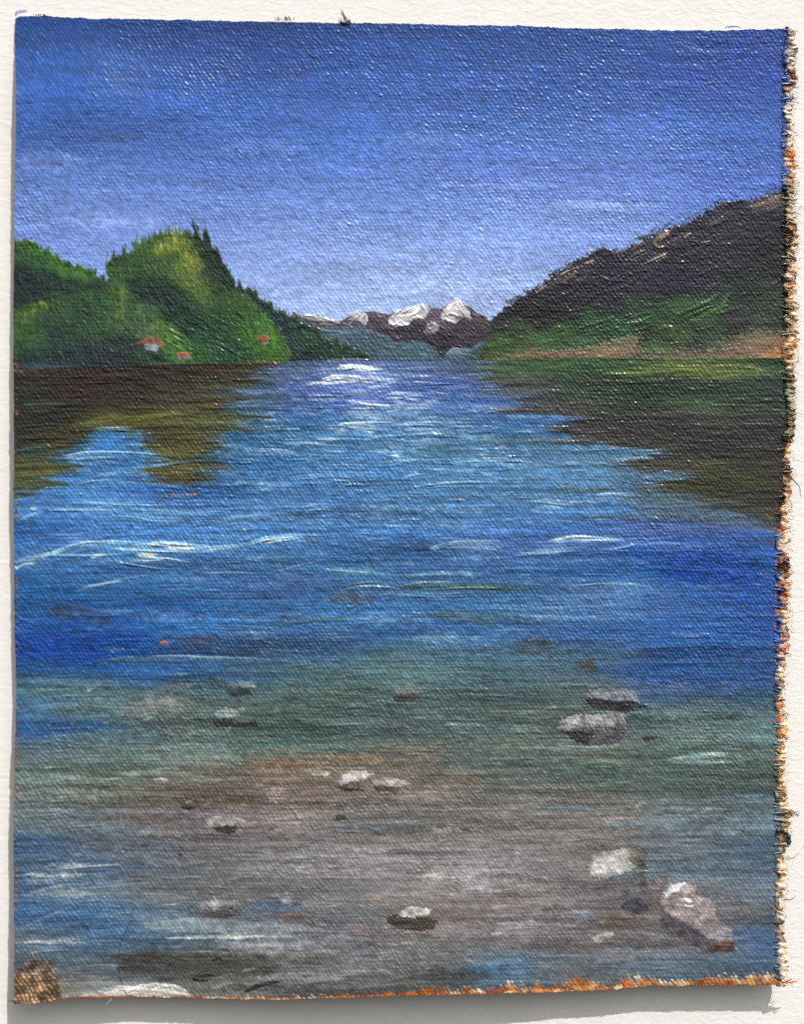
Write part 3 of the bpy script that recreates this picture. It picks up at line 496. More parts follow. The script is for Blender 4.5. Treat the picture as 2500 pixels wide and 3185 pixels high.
# ---- lake
part(2, 'lake_paint', 'blue lake water painted in long horizontal strokes')
WF = rows({
 772: [(60, 70, 95, 115), (450, 60, 85, 105), (620, 52, 76, 104), (700, 62, 84, 140), (760, 78, 106, 165), (850, 66, 94, 150), (950, 58, 80, 116), (1030, 56, 78, 104)],
 800: [(450, 55, 80, 95), (600, 60, 82, 110), (720, 85, 115, 165), (800, 75, 105, 160), (900, 68, 96, 158), (1000, 52, 80, 138), (1060, 66, 78, 90)],
 830: [(480, 50, 75, 95), (560, 52, 80, 112), (650, 58, 72, 158), (750, 60, 82, 170), (850, 58, 92, 160), (1000, 42, 78, 150), (1100, 62, 70, 84)],
 862: [(450, 50, 82, 100), (520, 48, 84, 112), (650, 46, 84, 160), (800, 70, 110, 170), (950, 58, 106, 168), (1050, 56, 100, 170)],
 900: [(420, 40, 75, 95), (500, 36, 80, 112), (650, 40, 96, 150), (800, 62, 118, 174), (950, 56, 104, 150), (1100, 42, 92, 150)],
 950: [(120, 45, 105, 165), (250, 42, 118, 185), (380, 45, 95, 130), (550, 36, 88, 138), (750, 52, 108, 160), (950, 56, 104, 142), (1150, 58, 104, 140)],
 1000: [(60, 50, 100, 150), (200, 46, 104, 162), (400, 38, 90, 140), (550, 36, 90, 146), (750, 52, 108, 166), (1000, 62, 120, 172), (1200, 66, 114, 158), (1400, 60, 98, 128)],
 1050: [(100, 52, 108, 168), (400, 42, 94, 166), (700, 58, 112, 174), (1000, 66, 122, 178), (1200, 64, 116, 166), (1450, 66, 98, 128)],
 1090: [(60, 50, 106, 172), (300, 62, 122, 182), (600, 62, 118, 178), (900, 62, 118, 176), (1200, 58, 112, 174), (1450, 66, 104, 150), (1550, 66, 98, 130), (1640, 66, 96, 130)],
 1130: [(60, 38, 92, 170), (300, 50, 108, 178), (600, 54, 110, 174), (900, 48, 102, 166), (1200, 48, 98, 170), (1400, 68, 98, 176), (1600, 58, 84, 172)],
 1165: [(60, 52, 106, 176), (300, 60, 118, 184), (600, 54, 108, 172), (800, 40, 90, 152), (1000, 60, 105, 175), (1200, 58, 100, 180), (1400, 38, 66, 176), (1600, 38, 62, 174)],
 1210: [(100, 38, 88, 162), (400, 42, 88, 156), (700, 46, 100, 166), (1000, 44, 90, 156), (1300, 38, 80, 164), (1500, 25, 44, 174), (1620, 38, 66, 168)],
 1260: [(60, 25, 72, 156), (300, 38, 90, 166), (600, 50, 90, 152), (850, 54, 108, 172), (1050, 46, 102, 166), (1300, 64, 112, 180), (1500, 42, 66, 170), (1620, 33, 52, 160)],
 1300: [(100, 30, 72, 150), (300, 30, 66, 164), (500, 36, 90, 168), (750, 44, 100, 174), (1000, 40, 90, 160), (1300, 62, 108, 178), (1500, 54, 84, 174), (1620, 33, 50, 158)],
 1340: [(60, 33, 58, 172), (200, 28, 48, 172), (400, 30, 84, 166), (600, 46, 94, 158), (800, 48, 102, 168), (1000, 44, 92, 158), (1300, 40, 78, 156), (1500, 38, 70, 168), (1620, 38, 58, 166)],
 1385: [(60, 28, 42, 170), (200, 25, 48, 168), (400, 30, 72, 156), (500, 48, 78, 108), (700, 46, 86, 130), (850, 58, 92, 108), (1100, 58, 94, 116), (1300, 56, 94, 122), (1500, 30, 66, 150), (1620, 36, 72, 130)],
 1430: [(60, 32, 78, 138), (250, 28, 82, 158), (450, 42, 84, 122), (650, 60, 92, 104), (850, 76, 106, 110), (1000, 60, 92, 102), (1200, 68, 96, 112), (1400, 46, 78, 140), (1600, 40, 76, 140)],
 1470: [(60, 62, 104, 122), (150, 72, 106, 108), (250, 70, 98, 106), (450, 60, 82, 88), (650, 64, 86, 84), (850, 74, 98, 98), (1050, 60, 82, 88), (1250, 74, 92, 94), (1400, 56, 86, 130), (1600, 50, 86, 116)],
 1510: [(60, 46, 90, 142), (200, 74, 104, 110), (350, 88, 100, 98), (480, 74, 94, 92), (600, 68, 88, 86), (850, 70, 92, 92), (1050, 74, 92, 90), (1200, 80, 96, 92), (1450, 74, 98, 98), (1620, 72, 96, 102)],
 1550: [(60, 38, 82, 142), (200, 48, 88, 124), (330, 74, 98, 104), (450, 78, 98, 96), (600, 70, 92, 88), (850, 70, 88, 88), (1050, 70, 92, 92), (1200, 72, 86, 86), (1450, 84, 106, 106), (1620, 78, 106, 106)],
 1600: [(60, 84, 106, 116), (200, 88, 110, 108), (400, 90, 110, 106), (650, 72, 92, 88), (850, 88, 90, 82), (1050, 84, 98, 94), (1300, 94, 106, 98), (1450, 76, 98, 92), (1620, 82, 102, 98)],
 1650: [(60, 92, 112, 108), (250, 90, 106, 100), (450, 104, 106, 98), (600, 112, 100, 88), (700, 116, 102, 88), (900, 100, 94, 86), (1100, 90, 98, 94), (1300, 76, 94, 86), (1500, 74, 92, 86), (1620, 68, 84, 80)],
 1700: [(60, 98, 112, 108), (250, 96, 96, 86), (450, 92, 84, 74), (650, 106, 92, 86), (850, 110, 102, 98), (1050, 96, 94, 90), (1250, 100, 98, 94), (1450, 90, 102, 102), (1620, 76, 98, 110)],
 1750: [(60, 84, 102, 108), (200, 80, 98, 108), (400, 108, 98, 102), (600, 114, 100, 98), (750, 88, 82, 78), (900, 88, 84, 80), (1050, 104, 98, 96), (1250, 110, 100, 98), (1450, 90, 110, 118), (1620, 78, 106, 122)],
 1800: [(60, 46, 86, 132), (250, 84, 98, 112), (400, 88, 84, 86), (650, 108, 104, 106), (850, 110, 104, 106), (1100, 114, 108, 108), (1250, 106, 98, 97), (1450, 84, 98, 110), (1620, 60, 92, 116)],
 1850: [(60, 62, 100, 142), (200, 60, 92, 132), (350, 84, 94, 106), (550, 104, 104, 107), (800, 110, 105, 105), (1050, 114, 110, 112), (1200, 104, 98, 98), (1450, 78, 100, 118), (1620, 64, 88, 110)],
 1900: [(60, 42, 82, 132), (200, 72, 102, 128), (350, 84, 90, 94), (550, 94, 94, 98), (750, 96, 95, 98), (900, 110, 105, 104), (1100, 106, 98, 98), (1300, 92, 86, 90), (1500, 96, 92, 96), (1620, 72, 90, 110)],
 1950: [(60, 36, 78, 140), (200, 42, 94, 152), (350, 74, 98, 118), (550, 80, 90, 104), (750, 88, 90, 98), (950, 98, 84, 82), (1100, 104, 96, 98), (1300, 96, 88, 88), (1500, 96, 92, 94), (1620, 72, 86, 104)],
 2000: [(60, 84, 98, 114), (130, 60, 96, 130), (200, 48, 92, 142), (350, 64, 100, 126), (550, 108, 112, 122), (750, 108, 106, 116), (950, 104, 100, 102), (1100, 102, 99, 99), (1300, 98, 92, 94), (1500, 90, 86, 88), (1620, 48, 90, 150)],
 2050: [(60, 72, 90, 108), (200, 70, 92, 106), (300, 62, 64, 64), (450, 74, 74, 70), (600, 96, 96, 96), (800, 112, 108, 112), (950, 86, 86, 86), (1080, 60, 98, 132), (1200, 84, 92, 100), (1400, 76, 100, 118), (1560, 70, 92, 106), (1620, 46, 84, 130)],
 2095: [(60, 110, 95, 75), (200, 110, 115, 118), (450, 104, 104, 100), (650, 82, 82, 82), (900, 80, 82, 80), (1080, 68, 100, 124), (1300, 86, 92, 92), (1500, 60, 94, 132), (1620, 58, 86, 138)]})
LF = field(WF, 62, 17)
P = [(20, 786), (75, 788), (210, 782), (400, 776), (600, 770), (700, 765), (850, 763), (960, 767), (1060, 766), (1200, 764), (1680, 763), (1690, 2200), (10, 2200)]
def lakecol(x, y):
    q = y + 3.0 * nz(x * .012, y * .05, 1) + 2.5 * nz(x * .03, y * .22, 0)
    p = x + 22 * nz(x * .01, y * .16, 2) + 14 * nz(x * .02, y * .5, 1)
    c = LF(p, q)
    k = 1 + .060 * nz(x * .010, y * .14, 0) + .065 * nz(x * .018, y * .50, 1) + .055 * nz(x * .03, y * 1.0, 2) + .03 * nz(x * .1, y * .3, 0)
    return c * k[..., None]
s, m = poly(P, lakecol, (0, .6), (.2, .2), pid=2)
HI[s] += m * (.16 * nz(X[s] * .03, Y[s] * .6, 2) + .10 * nz(X[s] * .05, Y[s] * 1.1, 1))
# body of horizontal strokes
for k in range(2300):
    x = 20 + R() * 1650; y = 775 + R() ** .9 * 1330
    hue = np.array(LF(np.array([x + random.gauss(0, 25)]), np.array([y + random.gauss(0, 10)]))[0])
    low = y > 1450
    lift = random.gauss(0, .07 if not low else .08)
    c = hue * (1 + lift) + (np.array([8, 12, 12]) if R() < .25 else 0)
    ln = 40 + R() * (170 if not low else 110); sl_ = random.gauss(-.02, .035); bow = random.gauss(0, 3)
    stroke([(x - ln / 2, y + sl_ * ln / 2 * -1), (x, y + bow), (x + ln / 2, y + sl_ * ln / 2)], 1.6 + R() * 4.2, c, .5, .45, .16, n=4)
    if k % 2 == 0:
        c = hue * (1 + random.gauss(.05, .14)); ln *= .7
        stroke([(x - ln / 2, y + 3 * R()), (x, y + bow), (x + ln / 2, y)], .8 + R() * .9, c, .6, .4, .4, n=3)
# waterline
stroke([(30, 789), (210, 783), (420, 777), (600, 771)], 1.6, (22, 24, 20), .7, .2, -.3)
stroke([(620, 768), (760, 764), (900, 764), (1000, 769), (1060, 768)], 1.5, (62, 66, 70), .6, .2, .2)

# reflections
part(3, 'reflection_paint', 'brown and olive reflection of the wooded hill on the lake')
RL = field(zf(Z6, [(100, 140, 42, 30, 24), (250, 120, 45, 32, 26), (400, 120, 45, 30, 28), (550, 130, 46, 32, 26), (700, 110, 52, 38, 26), (850, 110, 52, 42, 26), (1000, 100, 66, 56, 28), (1100, 110, 60, 60, 30), (1150, 90, 75, 65, 35), (100, 220, 32, 32, 20), (100, 180, 38, 30, 22), (300, 200, 45, 30, 26), (500, 180, 46, 34, 26), (500, 230, 52, 46, 24), (700, 170, 54, 48, 34), (700, 230, 70, 64, 46), (900, 200, 70, 68, 46), (950, 240, 85, 74, 32), (1050, 150, 60, 66, 46), (1150, 200, 60, 74, 74),
      (100, 300, 32, 32, 18), (200, 280, 34, 34, 18), (300, 290, 40, 38, 20), (420, 320, 98, 98, 42), (560, 310, 95, 96, 42), (700, 290, 100, 100, 46), (600, 270, 60, 56, 26), (800, 300, 92, 94, 50), (900, 310, 84, 90, 50), (1050, 300, 76, 88, 52), (1150, 300, 70, 88, 48), (200, 380, 56, 52, 22), (100, 380, 42, 42, 22), (100, 430, 52, 66, 50), (270, 420, 76, 70, 28), (330, 380, 62, 58, 26), (650, 360, 62, 58, 24), (700, 400, 78, 70, 30), (800, 370, 88, 84, 42), (900, 400, 86, 82, 38), (950, 350, 70, 76, 60), (750, 430, 92, 88, 38), (850, 450, 80, 76, 34),
      (100, 500, 84, 84, 44), (250, 500, 90, 88, 40), (180, 470, 74, 80, 58), (330, 520, 86, 80, 40), (150, 540, 90, 88, 44), (280, 560, 80, 88, 60), (100, 600, 94, 104, 70), (150, 625, 80, 100, 90), (750, 540, 92, 88, 38), (850, 520, 88, 86, 42), (700, 520, 82, 78, 40), (800, 580, 84, 78, 38), (650, 560, 78, 76, 46), (900, 540, 74, 80, 60)]), 26, 9)
def rl(x, y):
    c = RL(x + 14 * nz(x * .02, y * .3, 1), y + 2 * nz(x * .02, y * .3, 2))
    return c * (1 + .10 * nz(x * .02, y * .5, 0) + .06 * nz(x * .03, y * 1.0, 1))[..., None]
PL = Z6((40, 100), (200, 92), (420, 82), (700, 74), (900, 68), (1190, 60), (1180, 80), (1080, 118), (1000, 128), (1140, 150), (1080, 172), (1000, 176), (1060, 215), (1050, 240), (960, 262), (1060, 285), (1210, 300), (1120, 312), (990, 318), (960, 340), (1140, 352), (1000, 372), (940, 376), (945, 410), (1000, 432), (940, 440), (920, 466),
      (880, 480), (960, 508), (930, 530), (895, 560), (860, 600), (820, 602), (760, 590), (640, 568), (620, 545), (660, 515), (720, 500), (610, 490), (690, 474), (640, 425), (620, 385), (590, 355), (500, 340), (420, 342), (370, 372), (370, 420), (330, 440), (260, 466), (300, 485), (380, 500), (370, 535), (300, 545), (200, 558), (270, 575), (210, 600), (150, 630), (60, 645), (30, 640), (30, 100))
poly(PL, rl, (12, 1.6), (.03, .5), .94, pid=3, hgt=.15)
for q, wd, c, a in [(((350, 330), (450, 305), (600, 300), (760, 280)), 6, (124, 128, 48), .6), (((640, 300), (740, 285), (800, 290)), 4, (120, 124, 50), .6), (((780, 220), (900, 205), (1020, 215)), 6, (80, 82, 66), .5), (((960, 300), (1080, 305), (1210, 300)), 3, (92, 104, 50), .6), (((500, 290), (620, 262), (700, 240)), 4, (68, 66, 36), .5),
                    (((640, 300), (800, 310), (960, 320)), 3, (82, 102, 76), .4), (((100, 245), (240, 240), (350, 252)), 2.6, (82, 110, 108), .65), (((90, 252), (200, 262), (400, 256)), 2.0, (80, 98, 90), .5), (((75, 178), (160, 172), (250, 174)), 2.0, (78, 105, 118), .6), (((70, 440), (140, 430), (230, 424)), 2.8, (66, 118, 140), .6),
                    (((800, 150), (1000, 130), (1140, 128)), 5, (44, 46, 28), .5), (((930, 175), (1050, 172), (1160, 165)), 3, (60, 92, 112), .6), (((60, 210), (400, 205), (800, 195)), 2, (30, 24, 18), .5), (((60, 330), (200, 330), (340, 320)), 5, (34, 34, 20), .4)]:
    stroke(Z6(*q), wd, c, a, .45, .35)
for k in range(200):
    a, b = Z6((60 + R() * 1000, 95 + R() * 500))[0]
    if ID[int(np.clip((b - 45) / 2065 * NV, 0, NV - 1)), min(NU - 1, int((a - 31) / 1626 * NU))] != 3: continue
    c = np.array(RL(np.array([a]), np.array([b]))[0]) * (1 + random.gauss(0, .16)); ln = 20 + R() * 70
    stroke([(a - ln / 2, b + 1), (a + ln / 2, b - 1 - R() * 2)], 1.2 + R() * 2, c, .55, .5, .4, n=3)
part(4, 'reflection_paint', 'green and dark brown reflection of the right mountain on the lake')
RR = field(zf(Z7, [(450, 90, 60, 96, 50), (420, 120, 78, 92, 66), (600, 80, 50, 84, 46), (750, 80, 46, 82, 48), (900, 75, 44, 80, 46), (1000, 105, 72, 98, 48), (1250, 105, 92, 112, 50), (1400, 90, 88, 108, 50), (1520, 100, 72, 94, 50), (1600, 80, 40, 68, 46), (1600, 130, 36, 54, 38), (500, 140, 76, 86, 78), (700, 140, 50, 74, 56), (900, 130, 46, 70, 46), (900, 170, 35, 58, 42), (1100, 140, 40, 54, 34), (1200, 170, 38, 62, 46), (1500, 160, 48, 66, 50), (500, 190, 78, 80, 84), (700, 200, 56, 70, 62), (1000, 200, 30, 54, 36), (1400, 200, 40, 62, 42), (1600, 200, 34, 46, 38),
      (1250, 255, 60, 82, 50), (700, 250, 74, 74, 64), (600, 230, 68, 72, 72), (500, 265, 80, 72, 68), (900, 250, 58, 66, 56), (900, 300, 64, 60, 54), (1050, 280, 60, 58, 50), (1200, 300, 68, 62, 58), (1500, 260, 50, 62, 46), (1500, 320, 50, 50, 46), (1350, 320, 60, 60, 48), (1100, 350, 50, 48, 44), (1300, 380, 44, 48, 44), (900, 345, 62, 58, 56), (750, 320, 62, 60, 56), (1350, 450, 40, 40, 42), (1150, 450, 68, 62, 54), (1600, 450, 50, 45, 40), (1000, 400, 62, 62, 58), (1150, 400, 54, 54, 48), (1350, 500, 72, 76, 42), (1450, 480, 50, 50, 38), (1450, 560, 68, 72, 36), (1550, 560, 56, 52, 36), (1200, 520, 66, 64, 54),
      (1200, 600, 68, 68, 42), (1300, 560, 56, 54, 40), (1500, 520, 50, 48, 38), (1350, 600, 52, 54, 38), (1550, 640, 46, 45, 35), (1400, 650, 62, 62, 44), (1500, 700, 62, 60, 48), (1600, 700, 60, 50, 40), (1100, 500, 70, 66, 52), (1000, 490, 72, 72, 58), (1600, 350, 40, 40, 36)]), 30, 10)
def rr(x, y):
    c = RR(x + 14 * nz(x * .02, y * .3, 1), y + 2 * nz(x * .02, y * .3, 2))
    return c * (1 + .08 * nz(x * .02, y * .5, 0) + .06 * nz(x * .03, y * 1.0, 1))[..., None]
PR = Z7((395, 48), (1000, 46), (1700, 46), (1700, 760), (1560, 765), (1420, 712), (1300, 670), (1180, 638), (1060, 620), (1020, 606), (1120, 585), (1080, 570), (1180, 548), (1120, 532), (1020, 515), (900, 490), (960, 478), (1100, 462), (1140, 452), (1090, 436), (900, 420), (700, 400), (830, 384), (700, 368), (660, 345), (720, 335), (640, 322), (800, 302), (700, 292), (560, 284), (430, 270), (500, 262), (560, 250), (490, 235), (560, 206), (440, 196), (330, 182), (410, 165), (360, 140), (400, 118), (380, 95))
poly(PR, rr, (14, 1.6), (.03, .5), .95, pid=4, hgt=.15)
poly(Z7((1000, 620), (1180, 600), (1500, 700), (1600, 740), (1600, 800), (1540, 790), (1400, 760), (1200, 730), (900, 725), (1000, 700), (1200, 690), (1000, 660), (900, 640)), (72, 96, 108), (14, 2), (.03, .5), .6)
for q, wd, c, a in [(((850, 110), (1100, 95), (1400, 85), (1560, 105)), 6, (136, 150, 60), .65), (((1140, 125), (1350, 115), (1500, 100)), 7, (128, 144, 52), .6), (((1450, 82), (1500, 90), (1540, 100)), 2.4, (176, 176, 110), .7), (((600, 88), (750, 80), (800, 84)), 2.5, (104, 128, 66), .6), (((500, 150), (900, 180), (1300, 175)), 4, (58, 84, 58), .4),
                    (((1060, 150), (1300, 145), (1500, 150)), 3, (30, 44, 28), .6), (((1220, 262), (1320, 250), (1430, 240)), 3, (92, 112, 56), .6), (((1280, 500), (1340, 490), (1400, 495)), 4, (104, 112, 50), .6), (((1300, 560), (1400, 565), (1520, 560)), 3, (88, 94, 42), .55), (((1100, 390), (1280, 375), (1380, 385)), 3, (50, 56, 62), .6), (((1280, 440), (1340, 445), (1400, 440)), 3.5, (36, 36, 42), .7),
                    (((1240, 330), (1350, 335), (1500, 325)), 3, (88, 98, 66), .4), (((1350, 650), (1450, 672), (1560, 695)), 1.6, (90, 88, 72), .6), (((1060, 600), (1160, 604), (1300, 600)), 4, (74, 74, 40), .5),
                    (((300, 405), (600, 398), (900, 412)), 5, (68, 72, 66), .55), (((300, 470), (420, 460), (560, 464)), 3.6, (62, 78, 82), .7), (((560, 380), (720, 384), (860, 378)), 3, (76, 62, 60), .6), (((640, 600), (800, 605), (960, 600)), 5, (76, 98, 92), .6), (((640, 655), (700, 665), (760, 668)), 4, (80, 98, 88), .6), (((760, 720), (900, 716), (1060, 712)), 3.4, (68, 90, 92), .65), (((960, 680), (1100, 680), (1200, 690)), 4, (72, 84, 68), .6), (((150, 440), (300, 435), (420, 430)), 3, (76, 94, 96), .5),
                    (((50, 410), (200, 412), (330, 408)), 3, (82, 104, 112), .5), (((1060, 640), (1200, 655), (1330, 690)), 4, (70, 96, 112), .6), (((1250, 720), (1400, 735), (1550, 740)), 5, (74, 104, 122), .7), (((600, 0), (640, 2)), 1, (90, 90, 90), .01)]:
    stroke(Z7(*q), wd, c, a, .45, .35)
stroke(Z7((430, 270), (490, 276), (600, 285), (800, 300)), 2.6, (42, 100, 158), .85, .3, .3); stroke(Z7((330, 190), (450, 202), (560, 205)), 2.2, (48, 98, 156), .8, .3, .3)
for k in range(230):
    a, b = Z7((400 + R() * 1220, 55 + R() * 690))[0]
    if ID[int(np.clip((b - 45) / 2065 * NV, 0, NV - 1)), min(NU - 1, int((a - 31) / 1626 * NU))] != 4: continue
    c = np.array(RR(np.array([a]), np.array([b]))[0]) * (1 + random.gauss(0, .16)); ln = 20 + R() * 90
    stroke([(a - ln / 2, b + 1), (a + ln / 2, b + R() * 2)], 1.2 + R() * 2, c, .55, .5, .4, n=3)
for k in range(46):    # purple black specks where the brush skipped
    a, b = random.choice([Z7((930 + R() * 135, 580 + R() * 25))[0], Z7((1240 + R() * 80, 715 + R() * 25))[0], Z7((1100 + R() * 90, 718 + R() * 8))[0]])
    stroke([(a - 2, b - 1), (a + 2.5, b + 1)], 1.5, (42, 40, 66), .75, .2, .3, n=2)
for x, y in [(440, 268), (470, 272), (530, 295), (640, 345), (665, 346), (685, 347), (560, 384), (600, 382), (470, 55), (640, 44), (1160, 622), (1050, 548), (1200, 654), (980, 374), (1590, 264), (840, 408), (900, 410)]:
    stroke(Z7((x - 6, y), (x + 7, y)), 1.7, (178, 78, 55), .7, .3, .2, n=2)
for x, y in [(1020, 57), (1060, 58), (1095, 60), (1125, 58), (1160, 62), (1190, 68), (960, 428), (985, 430), (940, 505), (960, 507), (610, 566), (640, 570), (720, 605), (740, 625), (780, 630), (820, 610), (830, 625), (840, 598), (370, 505), (375, 535), (330, 358), (380, 352), (64, 70), (68, 100), (92, 104), (65, 160), (75, 282), (62, 330), (930, 370), (1292, 512), (80, 715), (620, 480), (1185, 66), (950, 140), (980, 144)]:
    stroke(Z6((x - 8, y), (x + 8, y)), 1.9, (176, 96, 48), .75, .3, .2, n=2)
for k in range(26):
    a, b = Z6((700 + R() * 140, 612 + R() * 30))[0]
    stroke([(a - 4, b), (a + 4, b)], 1.2, random.choice([(120, 88, 48), (52, 48, 40), (150, 100, 50)]), .7, .3, .2, n=2)

RGB0 = RGB.copy()
bj, bi = np.where((ID[:, :-26] != ID[:, 26:]) & np.isin(ID[:, :-26], (2, 3, 4)) & np.isin(ID[:, 26:], (2, 3, 4)))
for k in range(1100):
    q = random.randrange(len(bj)); j, i = bj[q], bi[q] + 13; side = random.choice((-1, 1)); off = int(side * random.uniform(8, 34))
    c = RGB0[j, int(np.clip(i + off, 0, NU - 1))] * (1 + random.gauss(0, .06)); ln = 16 + R() * 60; x = X[j, i] + side * ln * .25; y = Y[j, i]
    stroke([(x - ln / 2, y + random.gauss(0, 1)), (x + ln / 2, y + random.gauss(0, 1.5))], .9 + R() * 2.2, c, .75, .4, .3, n=3)

for k in range(420):
    q = random.randrange(len(bj)); j, i = bj[q], bi[q] + 13; side = random.choice((-1, 1)); off = int(side * random.uniform(20, 60))
    c = RGB0[j, int(np.clip(i + off, 0, NU - 1))] * (1 + random.gauss(0, .05)); ln = 50 + R() * 90; x = X[j, i] + side * ln * .2; y = Y[j, i]
    stroke([(x - ln / 2, y + random.gauss(0, 1)), (x + ln / 2, y + random.gauss(0, 1.5))], 2 + R() * 4, c, .42, .55, .15, n=3)

# blue inlet strokes and white lights on the water
def L(conv, *ls):
    for q, wd, c, a in ls:
        if conv in (Z10, Z11):
            g_ = sum(c) / 3.; c = tuple(.62 * v_ + .38 * g_ for v_ in c); hairs(conv(*q), wd * 1.1, c, a * .8, .2, 1.2, base=.75); continue
        if wd >= 7: stroke(conv(*q), wd, c, a * .8, .45, .1); continue
        hairs(conv(*q), wd * 1.15, c, min(1, a * (1.2 if sum(c) > 420 else 1)), (.6 if conv in (Z6, Z7) else .25), 2.3, base=.42 if wd < 6 else .6)
WH = (232, 240, 244); LB = (150, 190, 224); MB = (98, 150, 206)
L(Z6, (((400, 350), (470, 345), (560, 348), (640, 352)), 3, (88, 150, 190), .8), (((420, 342), (560, 338), (640, 350)), 1.6, (140, 180, 200), .6), (((390, 440), (450, 410), (560, 412), (640, 440)), 7, (44, 104, 180), .7), (((260, 468), (380, 450), (560, 452), (720, 464)), 3, LB, .8), (((300, 478), (450, 468), (640, 472)), 3, (120, 172, 210), .6),
  (((400, 490), (480, 492), (560, 500)), 2.6, (110, 160, 200), .6), (((380, 520), (500, 500), (620, 512)), 7, (38, 88, 158), .6), (((410, 545), (500, 535), (570, 538)), 2.8, (120, 168, 204), .65), (((330, 580), (450, 565), (600, 570)), 2.2, (110, 160, 200), .55), (((640, 510), (760, 492), (900, 482)), 3, (90, 140, 176), .7),
  (((600, 575), (680, 590), (850, 605), (980, 585)), 3, (48, 112, 178), .7), (((930, 595), (1080, 570), (1210, 540)), 2, (100, 160, 205), .7), (((300, 660), (500, 668), (840, 672)), 2.2, (140, 185, 215), .6), (((130, 684), (160, 690)), 4, (215, 228, 235), .85), (((90, 735), (130, 715), (200, 700)), 3, (120, 168, 208), .7),
  (((220, 690), (380, 692), (560, 700)), 3, (130, 180, 218), .65), (((600, 700), (800, 705), (1000, 692)), 6, (104, 158, 208), .6), (((570, 715), (700, 735), (900, 730)), 6, (104, 158, 208), .5), (((900, 740), (1100, 720), (1300, 725)), 5, (100, 156, 206), .5), (((180, 790), (280, 798), (420, 790)), 2.4, (110, 160, 210), .5), (((1030, 776), (1052, 776)), 2, (225, 225, 195), .8),
  (((60, 915), (200, 885), (320, 840), (430, 828), (560, 850)), 4, (150, 192, 222), .75), (((70, 905), (200, 880), (400, 885), (600, 868)), 4, (120, 172, 214), .6), (((70, 945), (110, 925), (210, 915)), 3.4, (165, 200, 226), .7), (((66, 940), (80, 930)), 4, (200, 220, 232), .7), (((290, 845), (430, 832), (560, 836), (700, 850)), 5, (130, 178, 216), .65),
  (((385, 895), (420, 885), (465, 883)), 3.6, (190, 215, 232), .75), (((560, 845), (680, 835), (800, 840), (880, 845)), 5, (200, 220, 232), .8), (((640, 832), (740, 842), (860, 842)), 3, WH, .85), (((700, 850), (780, 858), (870, 850)), 3.4, WH, .8), (((480, 852), (640, 862), (860, 868), (980, 862)), 5, (130, 178, 216), .65), (((580, 880), (640, 885), (690, 893)), 4.4, (245, 245, 235), .9), (((590, 893), (650, 896), (720, 898), (800, 915), (900, 940)), 1.6, (190, 212, 228), .7),
  (((840, 860), (960, 850), (1080, 835)), 4, (160, 198, 222), .7), (((1060, 838), (1130, 818), (1250, 800)), 6, (120, 170, 212), .7), (((1100, 830), (1200, 815), (1300, 805)), 3.6, (190, 215, 228), .7), (((1150, 810), (1280, 798), (1440, 802)), 2, (130, 172, 205), .6), (((560, 905), (640, 908), (700, 902)), 1.6, (180, 205, 222), .6),
  (((330, 1030), (420, 1012), (530, 985), (700, 955)), 2.8, (120, 168, 212), .65), (((350, 1020), (440, 1005), (520, 995)), 2, (140, 182, 215), .6), (((850, 965), (1000, 960), (1130, 965)), 2, (120, 168, 208), .5), (((1180, 950), (1300, 920), (1440, 890)), 1.6, (110, 160, 204), .5), (((1040, 905), (1100, 902)), 1.6, (130, 175, 210), .5), (((460, 905), (640, 935), (760, 945)), 2, (100, 150, 205), .5),
  (((1440, 85), (1500, 80), (1600, 92), (1640, 90)), 4, WH, .85), (((1500, 95), (1560, 98), (1640, 90)), 3, (215, 228, 240), .8), (((1370, 140), (1420, 128), (1500, 130), (1600, 140)), 5.4, WH, .88), (((1370, 155), (1450, 150), (1560, 140)), 3, (215, 228, 238), .8), (((1560, 130), (1640, 140), (1700, 138)), 3, (190, 210, 230), .6), (((1380, 60), (1500, 55), (1620, 62)), 3, (120, 140, 185), .6),
  (((1470, 225), (1520, 238), (1600, 240), (1700, 245)), 4, (215, 228, 238), .8), (((1490, 235), (1600, 250), (1700, 252)), 3, (170, 195, 220), .65), (((1390, 330), (1500, 322), (1620, 318), (1708, 325)), 3.4, (215, 228, 238), .8), (((1440, 330), (1560, 345), (1708, 350)), 3, (205, 220, 232), .75), (((1420, 360), (1480, 360)), 2.4, (210, 224, 235), .7), (((1210, 345), (1290, 348)), 2.4, (150, 190, 212), .6), (((1540, 362), (1620, 364)), 3, (190, 212, 230), .65),
  (((1200, 412), (1350, 410), (1550, 425)), 3.4, (130, 172, 202), .6), (((1060, 440), (1200, 445), (1290, 455)), 4.4, (125, 170, 205), .6), (((1220, 455), (1350, 462), (1480, 468)), 3.4, (150, 190, 216), .65), (((1560, 440), (1640, 445), (1708, 455)), 3.4, (140, 182, 212), .6), (((1650, 465), (1708, 462)), 3.4, (205, 222, 234), .8),
  (((1230, 560), (1400, 545), (1600, 560)), 4, (110, 160, 204), .5), (((1440, 585), (1520, 580)), 2.6, (120, 140, 150), .6), (((1260, 210), (1400, 208), (1560, 205), (1640, 212)), 5, (54, 66, 158), .7), (((1230, 240), (1400, 255), (1560, 245)), 4, (54, 82, 168), .5), (((1120, 265), (1220, 270), (1300, 262)), 4, (48, 78, 150), .6), (((1270, 130), (1340, 112), (1400, 105)), 5, (56, 68, 150), .5), (((1380, 175), (1500, 178), (1640, 170)), 3, (62, 82, 178), .5),
  (((1380, 945), (1500, 950), (1650, 955)), 4, (120, 168, 212), .6), (((1400, 965), (1550, 962), (1708, 968)), 3, (110, 160, 206), .5), (((1440, 1035), (1520, 1015), (1640, 1018), (1708, 1028)), 1.8, (170, 198, 205), .8), (((1450, 1020), (1560, 1004), (1650, 1000)), 2.2, (66, 90, 80), .7))
